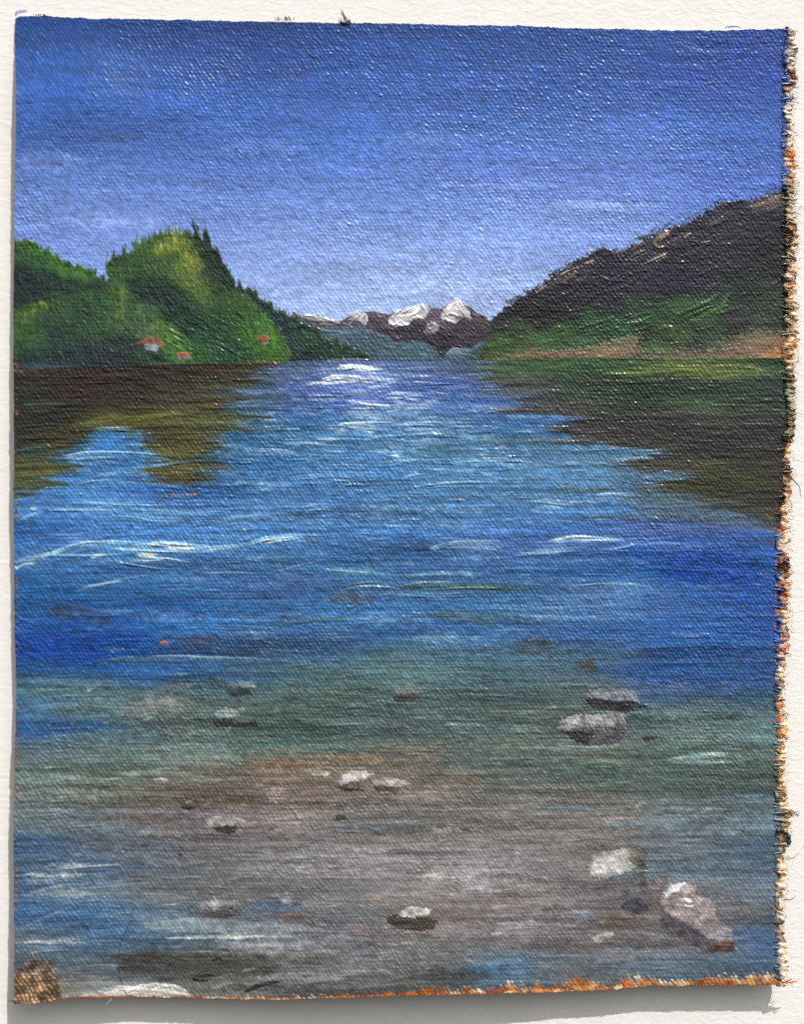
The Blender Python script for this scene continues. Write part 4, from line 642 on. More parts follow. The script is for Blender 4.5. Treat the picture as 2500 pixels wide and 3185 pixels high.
L(Z7, (((0, 96), (60, 90), (160, 88)), 3, (110, 130, 190), .7), (((0, 135), (100, 128), (260, 135)), 3, (90, 112, 168), .6), (((0, 170), (150, 165), (280, 162)), 6, (58, 78, 170), .7), (((60, 160), (200, 152), (290, 158)), 3, (60, 84, 176), .6), (((0, 250), (60, 245), (130, 250)), 3, (110, 150, 205), .6), (((0, 325), (90, 318), (180, 322)), 3.2, (130, 180, 216), .7), (((0, 345), (80, 350), (200, 345)), 3, (120, 168, 208), .6), (((100, 368), (190, 366)), 3, (110, 160, 190), .6),
  (((0, 380), (150, 372), (300, 378)), 3, (90, 135, 170), .5), (((200, 485), (350, 478), (550, 482), (700, 492)), 3.4, (140, 184, 218), .6), (((640, 500), (720, 495), (780, 500)), 3, (180, 205, 228), .6), (((0, 560), (60, 540), (120, 545)), 3, (160, 196, 220), .6), (((0, 600), (200, 575), (450, 572)), 2.6, (120, 170, 206), .5), (((430, 500), (560, 510), (700, 500)), 4, (110, 158, 196), .5), (((900, 480), (1050, 474), (1160, 480)), 1.6, (170, 188, 198), .6), (((690, 440), (900, 432), (1110, 440)), 3, (66, 116, 160), .7),
  (((820, 630), (920, 625), (1050, 640)), 3.4, (130, 178, 212), .65), (((560, 650), (720, 665), (840, 655)), 3, (155, 195, 220), .65), (((540, 675), (640, 680), (700, 690)), 3.4, (130, 178, 210), .6), (((120, 860), (200, 835), (300, 825), (480, 830)), 3, (150, 194, 226), .75), (((140, 855), (320, 860), (480, 872)), 2.4, (130, 178, 218), .7), (((200, 845), (340, 842), (480, 850)), 5, (110, 160, 214), .6),
  (((640, 830), (740, 812), (880, 818), (1000, 812)), 4.4, (170, 208, 234), .8), (((620, 825), (720, 805), (840, 808)), 2.4, (200, 226, 240), .8), (((740, 825), (860, 822), (980, 818)), 3, (160, 198, 234), .7), (((480, 880), (650, 872), (800, 860)), 3, (140, 182, 224), .6), (((560, 860), (700, 850), (900, 838)), 6, (105, 150, 208), .6), (((840, 862), (960, 845), (1040, 812)), 2.4, (130, 172, 224), .6), (((1000, 835), (1150, 838), (1280, 850)), 3, (100, 132, 206), .55),
  (((0, 970), (200, 962), (420, 975)), 3, (110, 160, 208), .6), (((420, 945), (560, 940), (700, 948)), 2.4, (100, 150, 200), .5), (((0, 1020), (150, 1000), (330, 1010), (560, 1030)), 7, (50, 78, 82), .7), (((120, 1025), (300, 1018), (600, 1028)), 4, (56, 82, 60), .6), (((0, 1010), (120, 998), (300, 996)), 1.8, (130, 170, 180), .6), (((0, 1050), (160, 1055), (350, 1042)), 4, (84, 130, 184), .6), (((700, 1020), (900, 1005), (1060, 1020)), 3, (110, 156, 210), .55),
  (((1050, 900), (1250, 900), (1450, 930)), 10, (24, 40, 172), .45), (((1150, 990), (1300, 985), (1450, 975)), 8, (32, 56, 160), .4), (((1100, 940), (1300, 960), (1480, 950)), 7, (28, 44, 165), .4))
L(Z8, (((1380, 25), (1450, 0), (1600, 10)), 8, (58, 80, 96), .6), (((900, 78), (1050, 95), (1200, 92)), 3, (66, 96, 118), .6), (((1100, 130), (1250, 118), (1450, 98), (1600, 90)), 3.4, (62, 92, 106), .65), (((700, 150), (900, 140), (1120, 148)), 5, (60, 112, 186), .5), (((980, 130), (1200, 150), (1440, 155)), 4, (70, 124, 196), .5), (((720, 245), (850, 225), (1100, 225), (1250, 222)), 3.4, (54, 82, 100), .7),
  (((640, 262), (800, 262), (1000, 268), (1190, 275)), 1.6, (140, 180, 205), .75), (((370, 295), (480, 272), (640, 262)), 2.6, (76, 116, 150), .6), (((400, 288), (560, 275), (800, 280), (1000, 285)), 5, (58, 92, 108), .65), (((80, 160), (200, 140), (330, 150)), 8, (28, 60, 140), .5), (((200, 90), (280, 60), (400, 70)), 7, (42, 70, 98), .55), (((310, 140), (380, 145), (440, 118)), 7, (38, 62, 92), .6), (((370, 110), (420, 75), (480, 85)), 6, (40, 66, 100), .55), (((230, 95), (300, 105), (350, 80)), 5, (46, 72, 92), .5),
  (((830, 195), (880, 185), (940, 180)), 4.4, (46, 66, 84), .75), (((770, 238), (830, 225), (880, 220)), 4.4, (42, 62, 82), .75), (((820, 215), (880, 205)), 4, (44, 62, 88), .65), (((980, 175), (1020, 180), (1060, 230)), 4, (38, 68, 120), .5), (((500, 330), (650, 300), (820, 308)), 6, (44, 92, 172), .6), (((480, 350), (640, 338), (740, 340)), 6, (46, 98, 180), .5), (((100, 250), (250, 210), (480, 180)), 12, (24, 42, 176), .4), (((300, 130), (480, 140), (640, 170)), 12, (28, 50, 178), .35),
  (((90, 440), (200, 405), (400, 400)), 4, (100, 125, 110), .5), (((370, 405), (440, 375), (510, 368)), 4, (118, 132, 128), .6), (((370, 408), (400, 402)), 3, (165, 180, 185), .7), (((440, 395), (500, 395)), 4, (62, 76, 78), .5), (((650, 400), (700, 395), (770, 385)), 4, (112, 122, 120), .6), (((700, 378), (760, 368), (830, 375), (950, 372)), 4.4, (56, 58, 56), .7), (((740, 340), (780, 335), (830, 345)), 3.4, (110, 138, 150), .6),
  (((560, 480), (660, 455), (740, 460)), 9, (118, 124, 122), .6), (((600, 520), (680, 505), (760, 480)), 3, (100, 108, 104), .6), (((665, 518), (690, 514)), 3.4, (40, 48, 54), .85), (((590, 535), (640, 522), (680, 520)), 2, (160, 170, 168), .6), (((780, 520), (820, 490), (860, 460)), 8, (82, 94, 78), .4), (((1200, 495), (1250, 500)), 5, (88, 96, 92), .6), (((1200, 520), (1240, 522)), 5, (60, 72, 74), .55), (((300, 610), (480, 600), (700, 605)), 8, (58, 88, 88), .5),
  (((60, 560), (250, 555), (560, 570)), 12, (34, 82, 140), .5), (((700, 590), (800, 575), (900, 590)), 10, (112, 122, 116), .5), (((560, 650), (750, 640), (950, 640)), 8, (112, 126, 120), .45), (((650, 750), (720, 735), (790, 745)), 4, (130, 140, 134), .5), (((650, 790), (700, 780), (720, 785)), 2.4, (175, 178, 172), .7), (((430, 785), (540, 782)), 1.6, (150, 160, 152), .5), (((1370, 555), (1500, 550), (1680, 548)), 1.8, (128, 158, 158), .6), (((1060, 720), (1300, 700), (1500, 690), (1700, 700)), 6, (150, 112, 78), .5), (((1160, 740), (1300, 725), (1450, 722)), 5, (120, 96, 74), .5),
  (((700, 800), (900, 815), (1100, 830)), 9, (100, 88, 78), .5), (((350, 880), (600, 860), (800, 860)), 8, (96, 90, 76), .5), (((380, 895), (480, 885), (600, 890)), 6, (80, 78, 70), .4), (((800, 905), (950, 890), (1120, 895)), 5, (130, 98, 80), .5), (((1120, 830), (1180, 826), (1250, 835)), 3.4, (165, 155, 150), .6), (((1100, 800), (1160, 790), (1210, 800)), 4, (150, 112, 100), .4), (((160, 930), (240, 915), (330, 920)), 5, (128, 134, 134), .5), (((640, 870), (640, 872)), 1, (0, 0, 0), .01),
  (((1300, 430), (1450, 425), (1640, 440)), 6, (80, 84, 78), .5), (((1520, 405), (1560, 400), (1600, 408)), 3.4, (60, 66, 62), .6), (((950, 320), (1200, 322), (1500, 300)), 10, (68, 98, 92), .4), (((1350, 350), (1500, 340), (1650, 350)), 8, (62, 92, 78), .4))
L(Z9, (((0, 110), (200, 85), (420, 105), (640, 118)), 4, (64, 88, 62), .6), (((80, 80), (250, 60), (400, 70)), 4, (64, 90, 84), .5), (((160, 110), (300, 118), (520, 125)), 4, (70, 90, 70), .6), (((0, 115), (100, 110), (200, 125)), 5, (64, 122, 192), .6), (((400, 75), (600, 90), (900, 92)), 3, (110, 158, 208), .6), (((450, 110), (600, 120), (720, 128)), 3.4, (66, 98, 110), .5), (((320, 160), (450, 148), (570, 152)), 3, (80, 122, 190), .5), (((0, 190), (200, 188), (480, 180)), 4, (86, 118, 140), .5),
  (((540, 210), (570, 190), (620, 182)), 5, (66, 80, 86), .7), (((520, 242), (560, 238), (600, 240)), 4.4, (70, 80, 84), .7), (((610, 225), (650, 215)), 4, (80, 92, 96), .5), (((620, 265), (660, 260)), 4, (62, 72, 74), .7), (((680, 225), (760, 222)), 4, (88, 98, 104), .4), (((740, 290), (790, 295), (825, 318)), 7, (66, 74, 72), .8), (((740, 280), (800, 275), (900, 262)), 3, (58, 82, 96), .6), (((830, 275), (870, 268), (905, 272)), 3, (50, 76, 90), .6), (((800, 290), (830, 285), (840, 310)), 4, (60, 116, 170), .5), (((850, 325), (880, 322)), 3.4, (66, 80, 84), .6),
  (((1000, 370), (1100, 330), (1250, 325), (1400, 330)), 8, (42, 68, 150), .5), (((1200, 350), (1350, 355), (1500, 365)), 8, (38, 66, 156), .5), (((1230, 410), (1350, 400), (1500, 410)), 9, (38, 72, 160), .45), (((1340, 385), (1380, 378), (1410, 385)), 4, (56, 86, 108), .6), (((1240, 450), (1300, 455), (1380, 450)), 6, (98, 112, 108), .55), (((1120, 390), (1200, 382), (1250, 395)), 5, (112, 130, 140), .5), (((180, 550), (260, 553), (390, 552)), 2.4, (150, 178, 178), .75), (((400, 568), (480, 562), (600, 560)), 2.6, (112, 112, 92), .5), (((500, 560), (570, 548), (640, 550)), 4, (68, 72, 68), .6),
  (((350, 640), (450, 620), (580, 600)), 5, (104, 106, 84), .5), (((430, 610), (560, 600), (620, 605)), 3, (132, 110, 84), .5), (((360, 648), (600, 650), (900, 648)), 2.6, (150, 165, 158), .6), (((640, 636), (800, 645), (920, 640)), 4, (135, 145, 125), .5), (((1130, 700), (1300, 680), (1380, 680), (1440, 690)), 5, (130, 160, 165), .65), (((1260, 690), (1330, 678), (1400, 682)), 4, (160, 188, 192), .7), (((1200, 708), (1300, 712), (1430, 710)), 2, (145, 170, 172), .6), (((600, 780), (750, 770), (900, 790)), 9, (60, 82, 76), .45), (((850, 740), (1100, 735), (1300, 750)), 8, (72, 88, 82), .4),
  (((1400, 640), (1500, 640), (1580, 660)), 6, (70, 86, 78), .5), (((1100, 640), (1300, 630), (1550, 650)), 5, (74, 96, 88), .4), (((240, 770), (320, 765), (370, 775)), 7, (94, 86, 66), .5), (((170, 810), (280, 795), (350, 800)), 6, (108, 98, 72), .5), (((0, 690), (80, 685), (200, 705)), 6, (132, 112, 88), .5), (((500, 850), (700, 840), (900, 870)), 8, (92, 88, 84), .4), (((500, 890), (650, 905), (850, 900)), 4, (90, 112, 124), .5), (((630, 915), (760, 912), (880, 925)), 4, (78, 104, 122), .6), (((1350, 550), (1450, 550), (1530, 556)), 2, (118, 128, 112), .5))
L(Z10, (((120, 170), (220, 110), (380, 95), (500, 90)), 2.4, (100, 136, 170), .6), (((120, 320), (250, 305), (350, 298), (420, 302)), 3.4, (200, 215, 235), .85), (((140, 312), (200, 300), (280, 292)), 3, (150, 175, 215), .7), (((200, 280), (320, 265), (450, 258), (580, 252)), 2.8, (165, 185, 205), .75), (((240, 270), (340, 262), (420, 264)), 2, (185, 200, 220), .7), (((170, 325), (300, 312), (420, 318)), 2.4, (150, 178, 210), .65), (((400, 300), (480, 320)), 2.4, (110, 135, 165), .5),
  (((640, 155), (680, 135), (720, 128)), 1.8, (160, 168, 178), .6), (((620, 240), (700, 245), (750, 240)), 4, (68, 92, 128), .5), (((700, 270), (850, 262), (950, 275)), 6, (78, 94, 118), .5), (((110, 390), (200, 365), (290, 350)), 5, (135, 145, 142), .6), (((110, 395), (170, 388), (240, 385)), 3, (165, 175, 180), .6), (((220, 355), (260, 350), (290, 352)), 4, (160, 158, 140), .5), (((250, 440), (400, 405), (500, 375)), 2.4, (118, 122, 128), .5), (((110, 520), (200, 480), (330, 430)), 2, (132, 142, 152), .6), (((120, 470), (300, 440), (450, 430)), 6, (48, 82, 120), .4),
  (((150, 540), (300, 530), (480, 540)), 12, (40, 98, 158), .5), (((450, 490), (560, 465), (650, 460)), 9, (44, 98, 158), .45), (((320, 210), (380, 205), (420, 200)), 3, (54, 108, 168), .5), (((100, 595), (140, 588), (190, 592)), 2.4, (185, 192, 190), .75), (((150, 590), (350, 568), (600, 570)), 3.4, (115, 135, 150), .6), (((130, 640), (250, 620), (400, 612)), 2.4, (112, 138, 158), .6), (((420, 640), (550, 620), (700, 625)), 5, (54, 100, 148), .5),
  (((660, 438), (720, 432), (780, 430)), 3, (165, 170, 178), .65), (((700, 425), (760, 420), (820, 416)), 2, (150, 158, 165), .5), (((880, 425), (930, 410), (980, 425)), 8, (140, 145, 148), .65), (((1000, 412), (1060, 410), (1110, 412)), 2, (180, 186, 194), .6), (((840, 455), (900, 470), (1000, 470)), 7, (72, 66, 64), .6), (((1040, 450), (1150, 430), (1280, 440)), 8, (62, 94, 128), .6), (((1100, 420), (1200, 412), (1270, 408)), 3, (130, 148, 165), .55), (((1180, 385), (1220, 378), (1260, 390)), 3, (165, 155, 140), .5), (((1190, 415), (1210, 410)), 3.4, (196, 150, 100), .7),
  (((920, 450), (1000, 430), (1060, 440)), 3, (112, 118, 124), .5), (((1180, 480), (1250, 478), (1330, 480)), 7, (92, 70, 68), .5), (((600, 520), (800, 500), (1000, 510), (1150, 520)), 6, (120, 140, 152), .55), (((640, 545), (800, 535), (1000, 540)), 6, (112, 132, 148), .5), (((800, 572), (900, 565), (1050, 560)), 2.4, (210, 215, 218), .75), (((700, 570), (800, 572), (880, 575)), 2, (160, 168, 172), .6), (((930, 610), (1100, 600), (1300, 610), (1480, 625)), 7, (128, 128, 142), .6), (((940, 590), (1080, 600), (1240, 632)), 3, (158, 162, 175), .6),
  (((770, 632), (880, 628), (1000, 632)), 1.8, (175, 160, 120), .6), (((1100, 540), (1200, 522), (1250, 545)), 4, (132, 134, 138), .6), (((1100, 520), (1180, 530), (1240, 545)), 1.4, (60, 62, 66), .6), (((1380, 440), (1450, 425), (1540, 420)), 2.4, (170, 172, 176), .6), (((1300, 440), (1500, 425), (1650, 400)), 5, (104, 80, 68), .4), (((1560, 415), (1650, 405)), 3.4, (175, 112, 74), .6), (((1280, 310), (1380, 300), (1500, 312)), 4, (150, 150, 152), .4), (((1480, 545), (1600, 560), (1700, 540)), 9, (96, 78, 74), .45), (((1220, 450), (1400, 520), (1600, 500)), 8, (92, 78, 76), .35),
  (((740, 200), (900, 205), (1100, 180)), 10, (104, 96, 98), .35), (((900, 340), (1000, 350), (1180, 345)), 7, (112, 114, 112), .35), (((1050, 150), (1100, 155)), 3, (150, 145, 138), .5), (((1380, 215), (1560, 210), (1700, 215)), 6, (110, 106, 108), .5), (((1250, 100), (1400, 95), (1600, 100)), 5, (84, 98, 120), .5), (((1150, 100), (1180, 130)), 6, (132, 98, 88), .4), (((830, 50), (850, 70)), 6, (140, 104, 92), .5), (((1300, 220), (1500, 225), (1680, 250)), 5, (126, 122, 126), .4))
L(Z11, (((120, 120), (180, 112), (260, 110)), 3, (150, 148, 150), .6), (((150, 160), (200, 148)), 2, (178, 174, 174), .6), (((340, 150), (380, 160), (440, 180)), 3, (140, 136, 138), .5), (((80, 310), (140, 320), (230, 312)), 4.4, (165, 160, 156), .6), (((200, 210), (260, 200), (300, 205)), 3, (140, 136, 138), .5), (((260, 350), (350, 350), (440, 352)), 4.4, (165, 165, 172), .65), (((310, 375), (340, 370), (380, 378)), 4.4, (205, 205, 208), .8), (((420, 370), (480, 355), (540, 350)), 2.2, (165, 162, 164), .6), (((380, 445), (440, 435), (500, 440)), 3, (158, 156, 156), .6),
  (((550, 80), (600, 82)), 4, (88, 84, 82), .5), (((200, 400), (350, 385), (550, 395)), 5, (88, 82, 78), .45), (((100, 150), (300, 160), (550, 170)), 9, (112, 104, 104), .35), (((560, 300), (650, 295)), 3, (88, 84, 88), .5), (((390, 515), (500, 508), (700, 515), (870, 520)), 3, (140, 136, 140), .65), (((390, 540), (500, 540), (640, 545)), 8, (128, 122, 126), .5), (((400, 500), (560, 490), (620, 490)), 4, (92, 104, 116), .4), (((640, 495), (720, 500), (800, 485)), 5, (70, 116, 150), .6), (((760, 465), (800, 470)), 5, (84, 136, 166), .6), (((720, 462), (770, 462)), 2.4, (190, 190, 192), .7),
  (((790, 495), (900, 480), (1000, 490)), 6, (92, 78, 68), .55), (((380, 555), (420, 550), (450, 556)), 4, (176, 174, 172), .7), (((800, 575), (850, 560), (900, 548)), 4, (165, 166, 160), .65), (((880, 590), (930, 570), (960, 565)), 4, (84, 86, 82), .6), (((330, 575), (460, 590), (640, 590)), 7, (116, 112, 114), .4), (((250, 640), (300, 635), (350, 642)), 4, (150, 152, 152), .6), (((80, 685), (110, 695), (140, 692)), 3.4, (170, 172, 174), .65), (((260, 655), (300, 672), (310, 690)), 3, (150, 152, 152), .6), (((270, 700), (310, 693)), 2.4, (34, 34, 34), .8),
  (((0, 690), (120, 700), (240, 665), (330, 650)), 8, (62, 68, 68), .5), (((100, 740), (200, 725), (330, 720)), 9, (62, 70, 72), .45), (((330, 665), (450, 662), (620, 660)), 5, (52, 118, 178), .6), (((340, 730), (400, 722), (470, 718)), 5, (56, 124, 184), .6), (((460, 722), (510, 712), (560, 710)), 5.4, (58, 128, 202), .8), (((600, 700), (800, 680), (1000, 690)), 8, (92, 102, 110), .4), (((800, 640), (1000, 650), (1150, 650)), 7, (108, 104, 108), .45), (((1050, 690), (1200, 700), (1400, 700)), 9, (66, 108, 128), .45), (((1230, 735), (1400, 725), (1580, 735)), 9, (56, 96, 140), .5),
  (((1410, 580), (1480, 560), (1560, 580)), 9, (46, 98, 172), .6), (((1420, 640), (1500, 620), (1580, 640)), 12, (44, 92, 168), .55), (((1400, 520), (1480, 510), (1580, 530)), 6, (58, 100, 152), .5), (((1220, 235), (1330, 225), (1440, 245)), 8, (66, 98, 138), .5), (((640, 30), (760, 22), (880, 38)), 5, (76, 112, 132), .6), (((1400, 270), (1450, 265), (1480, 270)), 3, (120, 112, 112), .5), (((1300, 60), (1420, 90), (1550, 85)), 7, (58, 88, 112), .4))

for k in range(420):      # loose light and dark dashes all over the open water
    x = random.gauss(820, 330); y = random.gauss(1010, 110)
    if not (50 < x < 1600 and 790 < y < 1330) or RGB[int((y - 45) / 2065 * NV), min(NU - 1, int(max(0, x - 31) / 1626 * NU)), 2] < 95: continue
    ln = 14 + R() * 60; b_ = random.gauss(0, 2)
    c = (np.array([142, 186, 216]) if R() < .6 else np.array([36, 78, 128])) + random.gauss(0, 14)
    hairs([(x - ln / 2, y + b_), (x, y - b_ * .6), (x + ln / 2, y + random.gauss(0, 2))], .8 + R() * 1.8, c, .2 + .32 * R(), .6, 1.4, base=.3)
for k in range(520):      # broken streaks in the shallows
    x = random.uniform(45, 1610); y = random.uniform(1430, 2080)
    c0 = LF(np.array([x]), np.array([y]))[0]; ln = 14 + R() * 70
    c = c0 * random.choice([.66, .75, 1.22, 1.35]) + random.gauss(0, 4)
    hairs([(x - ln / 2, y + random.gauss(0, 2)), (x, y), (x + ln / 2, y + random.gauss(0, 2))], .8 + R() * 2.2, c, .25 + .3 * R(), .5, 1.3, base=.45)

for k in range(170):      # the glittering path below the snow peaks
    y = random.gauss(870, 62); x = random.gauss(780 + (y - 780) * .25, 75 + max(0, y - 780) * .5)
    if not (772 < y < 1040 and 480 < x < 1150): continue
    ln = 20 + R() * 75; b_ = random.gauss(0, 1.5)
    c = np.array([168, 200, 222]) + random.gauss(0, 20) if R() < .8 else np.array([225, 234, 240])
    hairs([(x - ln / 2, y + b_), (x, y - b_), (x + ln / 2, y + random.gauss(0, 1.5))], 1 + R() * 3.2, c, .18 + .38 * R(), .5, 1.5, base=.5)
def lens(x, y, ln, ht, tilt=0):
    return [(x - ln / 2, y + tilt), (x - ln * .25, y - ht * .5 + tilt * .5), (x + ln * .15, y - ht * .55), (x + ln / 2, y - tilt), (x + ln * .2, y + ht * .5), (x - ln * .2, y + ht * .45)]
for x, y, ln, ht, c, a in [(1500, 1200, 280, 62, (24, 44, 158), .6), (1560, 1235, 200, 40, (26, 44, 150), .5), (150, 1385, 250, 60, (24, 42, 160), .6), (260, 1330, 260, 40, (28, 52, 160), .5), (1450, 1430, 260, 50, (34, 66, 150), .45), (1620, 1330, 100, 50, (34, 54, 160), .5),
        (1000, 1250, 330, 15, (54, 84, 84), .7), (750, 1274, 96, 26, (72, 94, 112), .7), (150, 1300, 110, 34, (44, 70, 100), .6), (210, 1320, 80, 24, (40, 66, 96), .6), (425, 1365, 110, 24, (44, 64, 84), .7), (1145, 1372, 76, 26, (60, 78, 92), .7), (1020, 1310, 220, 14, (62, 92, 90), .6), (700, 1315, 180, 10, (66, 100, 110), .5),
        (260, 1570, 340, 34, (84, 104, 100), .4), (120, 1540, 220, 34, (38, 82, 136), .5), (430, 1600, 300, 30, (106, 122, 118), .45), (330, 1490, 150, 34, (110, 116, 114), .5), (1250, 1640, 260, 40, (66, 88, 82), .5), (1450, 1680, 260, 30, (70, 86, 80), .45), (150, 1690, 260, 26, (118, 128, 122), .45), (480, 1700, 340, 20, (72, 62, 54), .45), (300, 1740, 220, 16, (92, 80, 66), .45),
        (110, 1858, 150, 8, (176, 196, 220), .7), (170, 1838, 220, 7, (150, 172, 196), .55), (90, 1872, 130, 10, (120, 150, 186), .5), (140, 1900, 120, 12, (128, 142, 146), .6), (520, 1975, 320, 22, (122, 140, 152), .5), (470, 1992, 260, 7, (190, 198, 204), .6), (120, 2003, 150, 7, (168, 178, 182), .6), (460, 1925, 100, 20, (146, 148, 152), .55), (450, 1940, 130, 14, (74, 66, 66), .6), (560, 2012, 260, 16, (136, 136, 150), .55), (590, 1920, 110, 18, (62, 94, 130), .6),
        (600, 1945, 80, 12, (92, 70, 70), .5), (640, 2075, 300, 18, (136, 136, 140), .5), (700, 2095, 300, 12, (84, 84, 86), .5), (240, 1975, 260, 30, (44, 92, 148), .45), (380, 1935, 100, 16, (70, 100, 134), .4), (1000, 1870, 260, 26, (128, 124, 126), .4), (1020, 1892, 90, 12, (178, 178, 182), .6), (900, 1862, 70, 8, (170, 166, 162), .5), (700, 1850, 300, 22, (122, 118, 120), .4), (1100, 1965, 300, 14, (136, 132, 134), .45), (1060, 2060, 160, 20, (54, 112, 168), .5), (960, 2075, 180, 34, (58, 64, 64), .5),
        (1500, 1760, 240, 30, (96, 120, 132), .4), (1380, 1755, 300, 14, (84, 112, 128), .4), (820, 1755, 300, 14, (72, 88, 112), .45), (660, 1780, 260, 14, (84, 78, 78), .4), (1250, 1790, 260, 20, (98, 88, 86), .4), (300, 1800, 260, 16, (78, 98, 120), .4), (620, 1600, 240, 16, (128, 104, 78), .35), (1480, 1620, 120, 8, (160, 190, 196), .5)]:
    scum(Z0, [(lens(x, y, ln, ht, random.gauss(0, 1)), c, a)], soft=5 if ht > 12 else 2.5)
for k in range(330):
    x = random.uniform(50, 1600); y = random.uniform(1440, 2085); c = LF(np.array([x]), np.array([y]))[0] * random.choice([.62, .72, .8, 1.2, 1.3, 1.42]); g_ = c.mean()
    scum(Z0, [(lens(x, y, 30 + R() * 110, 4 + R() * 9, random.gauss(0, 1.5)), c * .8 + g_ * .2, .22 + .3 * R())], soft=4)
for k in range(190):
    x = random.gauss(760, 380); y = random.uniform(830, 1400)
    if not (60 < x < 1600): continue
    c0 = RGB[int((y - 45) / 2065 * NV), min(NU - 1, int((x - 31) / 1626 * NU))]
    if c0[2] < 100 or c0[2] < c0[0] + 40: continue
    c = c0 * random.choice([.75, .85]) if R() < .45 else c0 * .6 + np.array([150, 186, 212]) * .4
    scum(Z0, [(lens(x, y, 50 + R() * 170, 4 + R() * 8, random.gauss(0, 2)), c, .25 + .3 * R())], soft=3)
# ---- stones under the water
def stone(pid, conv, lab, *_): part(pid, 'stone_paint', lab)
stone(50, Z8, 'small painted stone with a dark belly left of centre just below the deep blue water', [(((960, 400), (1010, 395), (1070, 400)), 5, (100, 108, 108), .6)], [(((960, 405), (1000, 415), (1060, 405)), 5, (54, 54, 52), .9), (((985, 428), (1030, 428)), 3, (60, 58, 58), .8), (((880, 372), (950, 366)), 5, (56, 58, 56), .7)],
      [(((955, 378), (1000, 374), (1060, 378)), 4, (150, 158, 162), .8), (((1050, 395), (1078, 412)), 3, (150, 150, 150), .6)])
stone(51, Z8, 'painted stone with pale dashes above a dark shadow below the small stone', [(((890, 510), (960, 505), (1040, 505)), 8, (112, 118, 114), .6)], [(((905, 535), (960, 540), (1010, 548)), 6, (46, 46, 46), .9), (((950, 555), (1020, 555), (1095, 545)), 6, (62, 56, 54), .85), (((910, 530), (950, 525)), 2, (60, 62, 66), .7)],
      [(((905, 500), (960, 490), (1030, 485)), 4.4, (172, 176, 178), .8), (((915, 512), (980, 515), (985, 525)), 3, (160, 166, 168), .7), (((1000, 500), (1030, 510)), 4, (140, 146, 146), .6)])
part(52, 'stone_paint', 'faint painted stone near the centre with a brownish dark side')
stone(53, Z9, 'upper of the two large painted stones at the right', [(((770, 430), (880, 425), (1000, 440)), 12, (108, 110, 110), .7), (((900, 465), (960, 462), (1010, 470)), 7, (92, 92, 92), .7)], [(((795, 455), (850, 460), (910, 470)), 9, (42, 40, 42), .92), (((840, 485), (920, 485), (970, 490)), 6, (50, 48, 48), .9), (((960, 460), (1000, 470), (1045, 470)), 5, (58, 54, 52), .85)],
      [(((775, 425), (830, 405), (880, 402)), 5, (158, 158, 158), .75), (((870, 405), (940, 412), (990, 415)), 5, (165, 168, 168), .7), (((910, 430), (950, 425), (1000, 445)), 6, (142, 146, 148), .65), (((950, 470), (985, 480), (975, 490)), 4.4, (140, 140, 138), .6), (((760, 425), (790, 440)), 3, (150, 120, 112), .5)])
stone(54, Z9, 'lower and larger of the two painted stones at the right, pale dashes over a dark belly', [(((690, 575), (800, 580), (935, 580)), 17, (90, 88, 92), .8), (((760, 600), (850, 605), (930, 590)), 11, (84, 80, 84), .8), (((920, 530), (955, 525)), 7, (84, 84, 80), .8)], [(((705, 585), (740, 590), (800, 595)), 11, (46, 42, 44), .92), (((740, 615), (800, 622), (900, 620)), 6, (58, 52, 56), .85), (((880, 600), (930, 600)), 6, (72, 66, 66), .8)],
      [(((655, 570), (690, 535), (740, 515)), 6, (156, 158, 156), .8), (((690, 525), (800, 515), (940, 520)), 5, (166, 168, 166), .75), (((680, 545), (760, 540), (900, 540)), 6, (166, 166, 164), .75), (((770, 520), (782, 560)), 4, (188, 190, 192), .7), (((800, 530), (812, 562)), 4, (170, 172, 174), .7), (((850, 525), (862, 560)), 4, (186, 188, 190), .7), (((890, 550), (905, 580)), 4, (165, 165, 166), .6), (((735, 525), (725, 560)), 4, (180, 182, 182), .65)])
stone(55, Z9, 'tiny dark painted stone at the far right of the pair', [], [(((1015, 605), (1050, 602), (1080, 604)), 4.5, (62, 64, 64), .85), (((1030, 612), (1060, 612)), 3, (54, 50, 50), .7)], [(((1030, 594), (1065, 596)), 3, (118, 124, 122), .5)])
stone(56, Z8, 'leftmost white patch of the central row of three stones', [(((1320, 760), (1380, 762)), 7, (122, 114, 108), .6)], [(((1320, 775), (1380, 778)), 4, (78, 72, 68), .6)], [(((1320, 752), (1360, 745), (1405, 755)), 5, (190, 188, 186), .8), (((1350, 745), (1380, 750)), 4, (205, 204, 202), .7)])
stone(57, Z8, 'middle stone of the central row of three, white top over a black underline', [(((1445, 800), (1500, 798), (1560, 800)), 10, (112, 106, 104), .75)], [(((1430, 822), (1480, 820), (1545, 828)), 3.4, (40, 36, 36), .9), (((1450, 805), (1510, 800), (1550, 806)), 5, (74, 70, 68), .7)],
      [(((1445, 785), (1490, 770), (1560, 760)), 5, (205, 205, 205), .85), (((1490, 760), (1540, 752), (1580, 755)), 5, (215, 214, 212), .85), (((1450, 790), (1520, 785), (1560, 790)), 4, (170, 168, 168), .7), (((1555, 800), (1575, 810), (1545, 825)), 4, (168, 162, 158), .7)])
part(58, 'stone_paint', 'rightmost and broadest stone of the central row of three')
part(59, 'stone_paint', 'small painted stone at the left, white smear above a black spot')
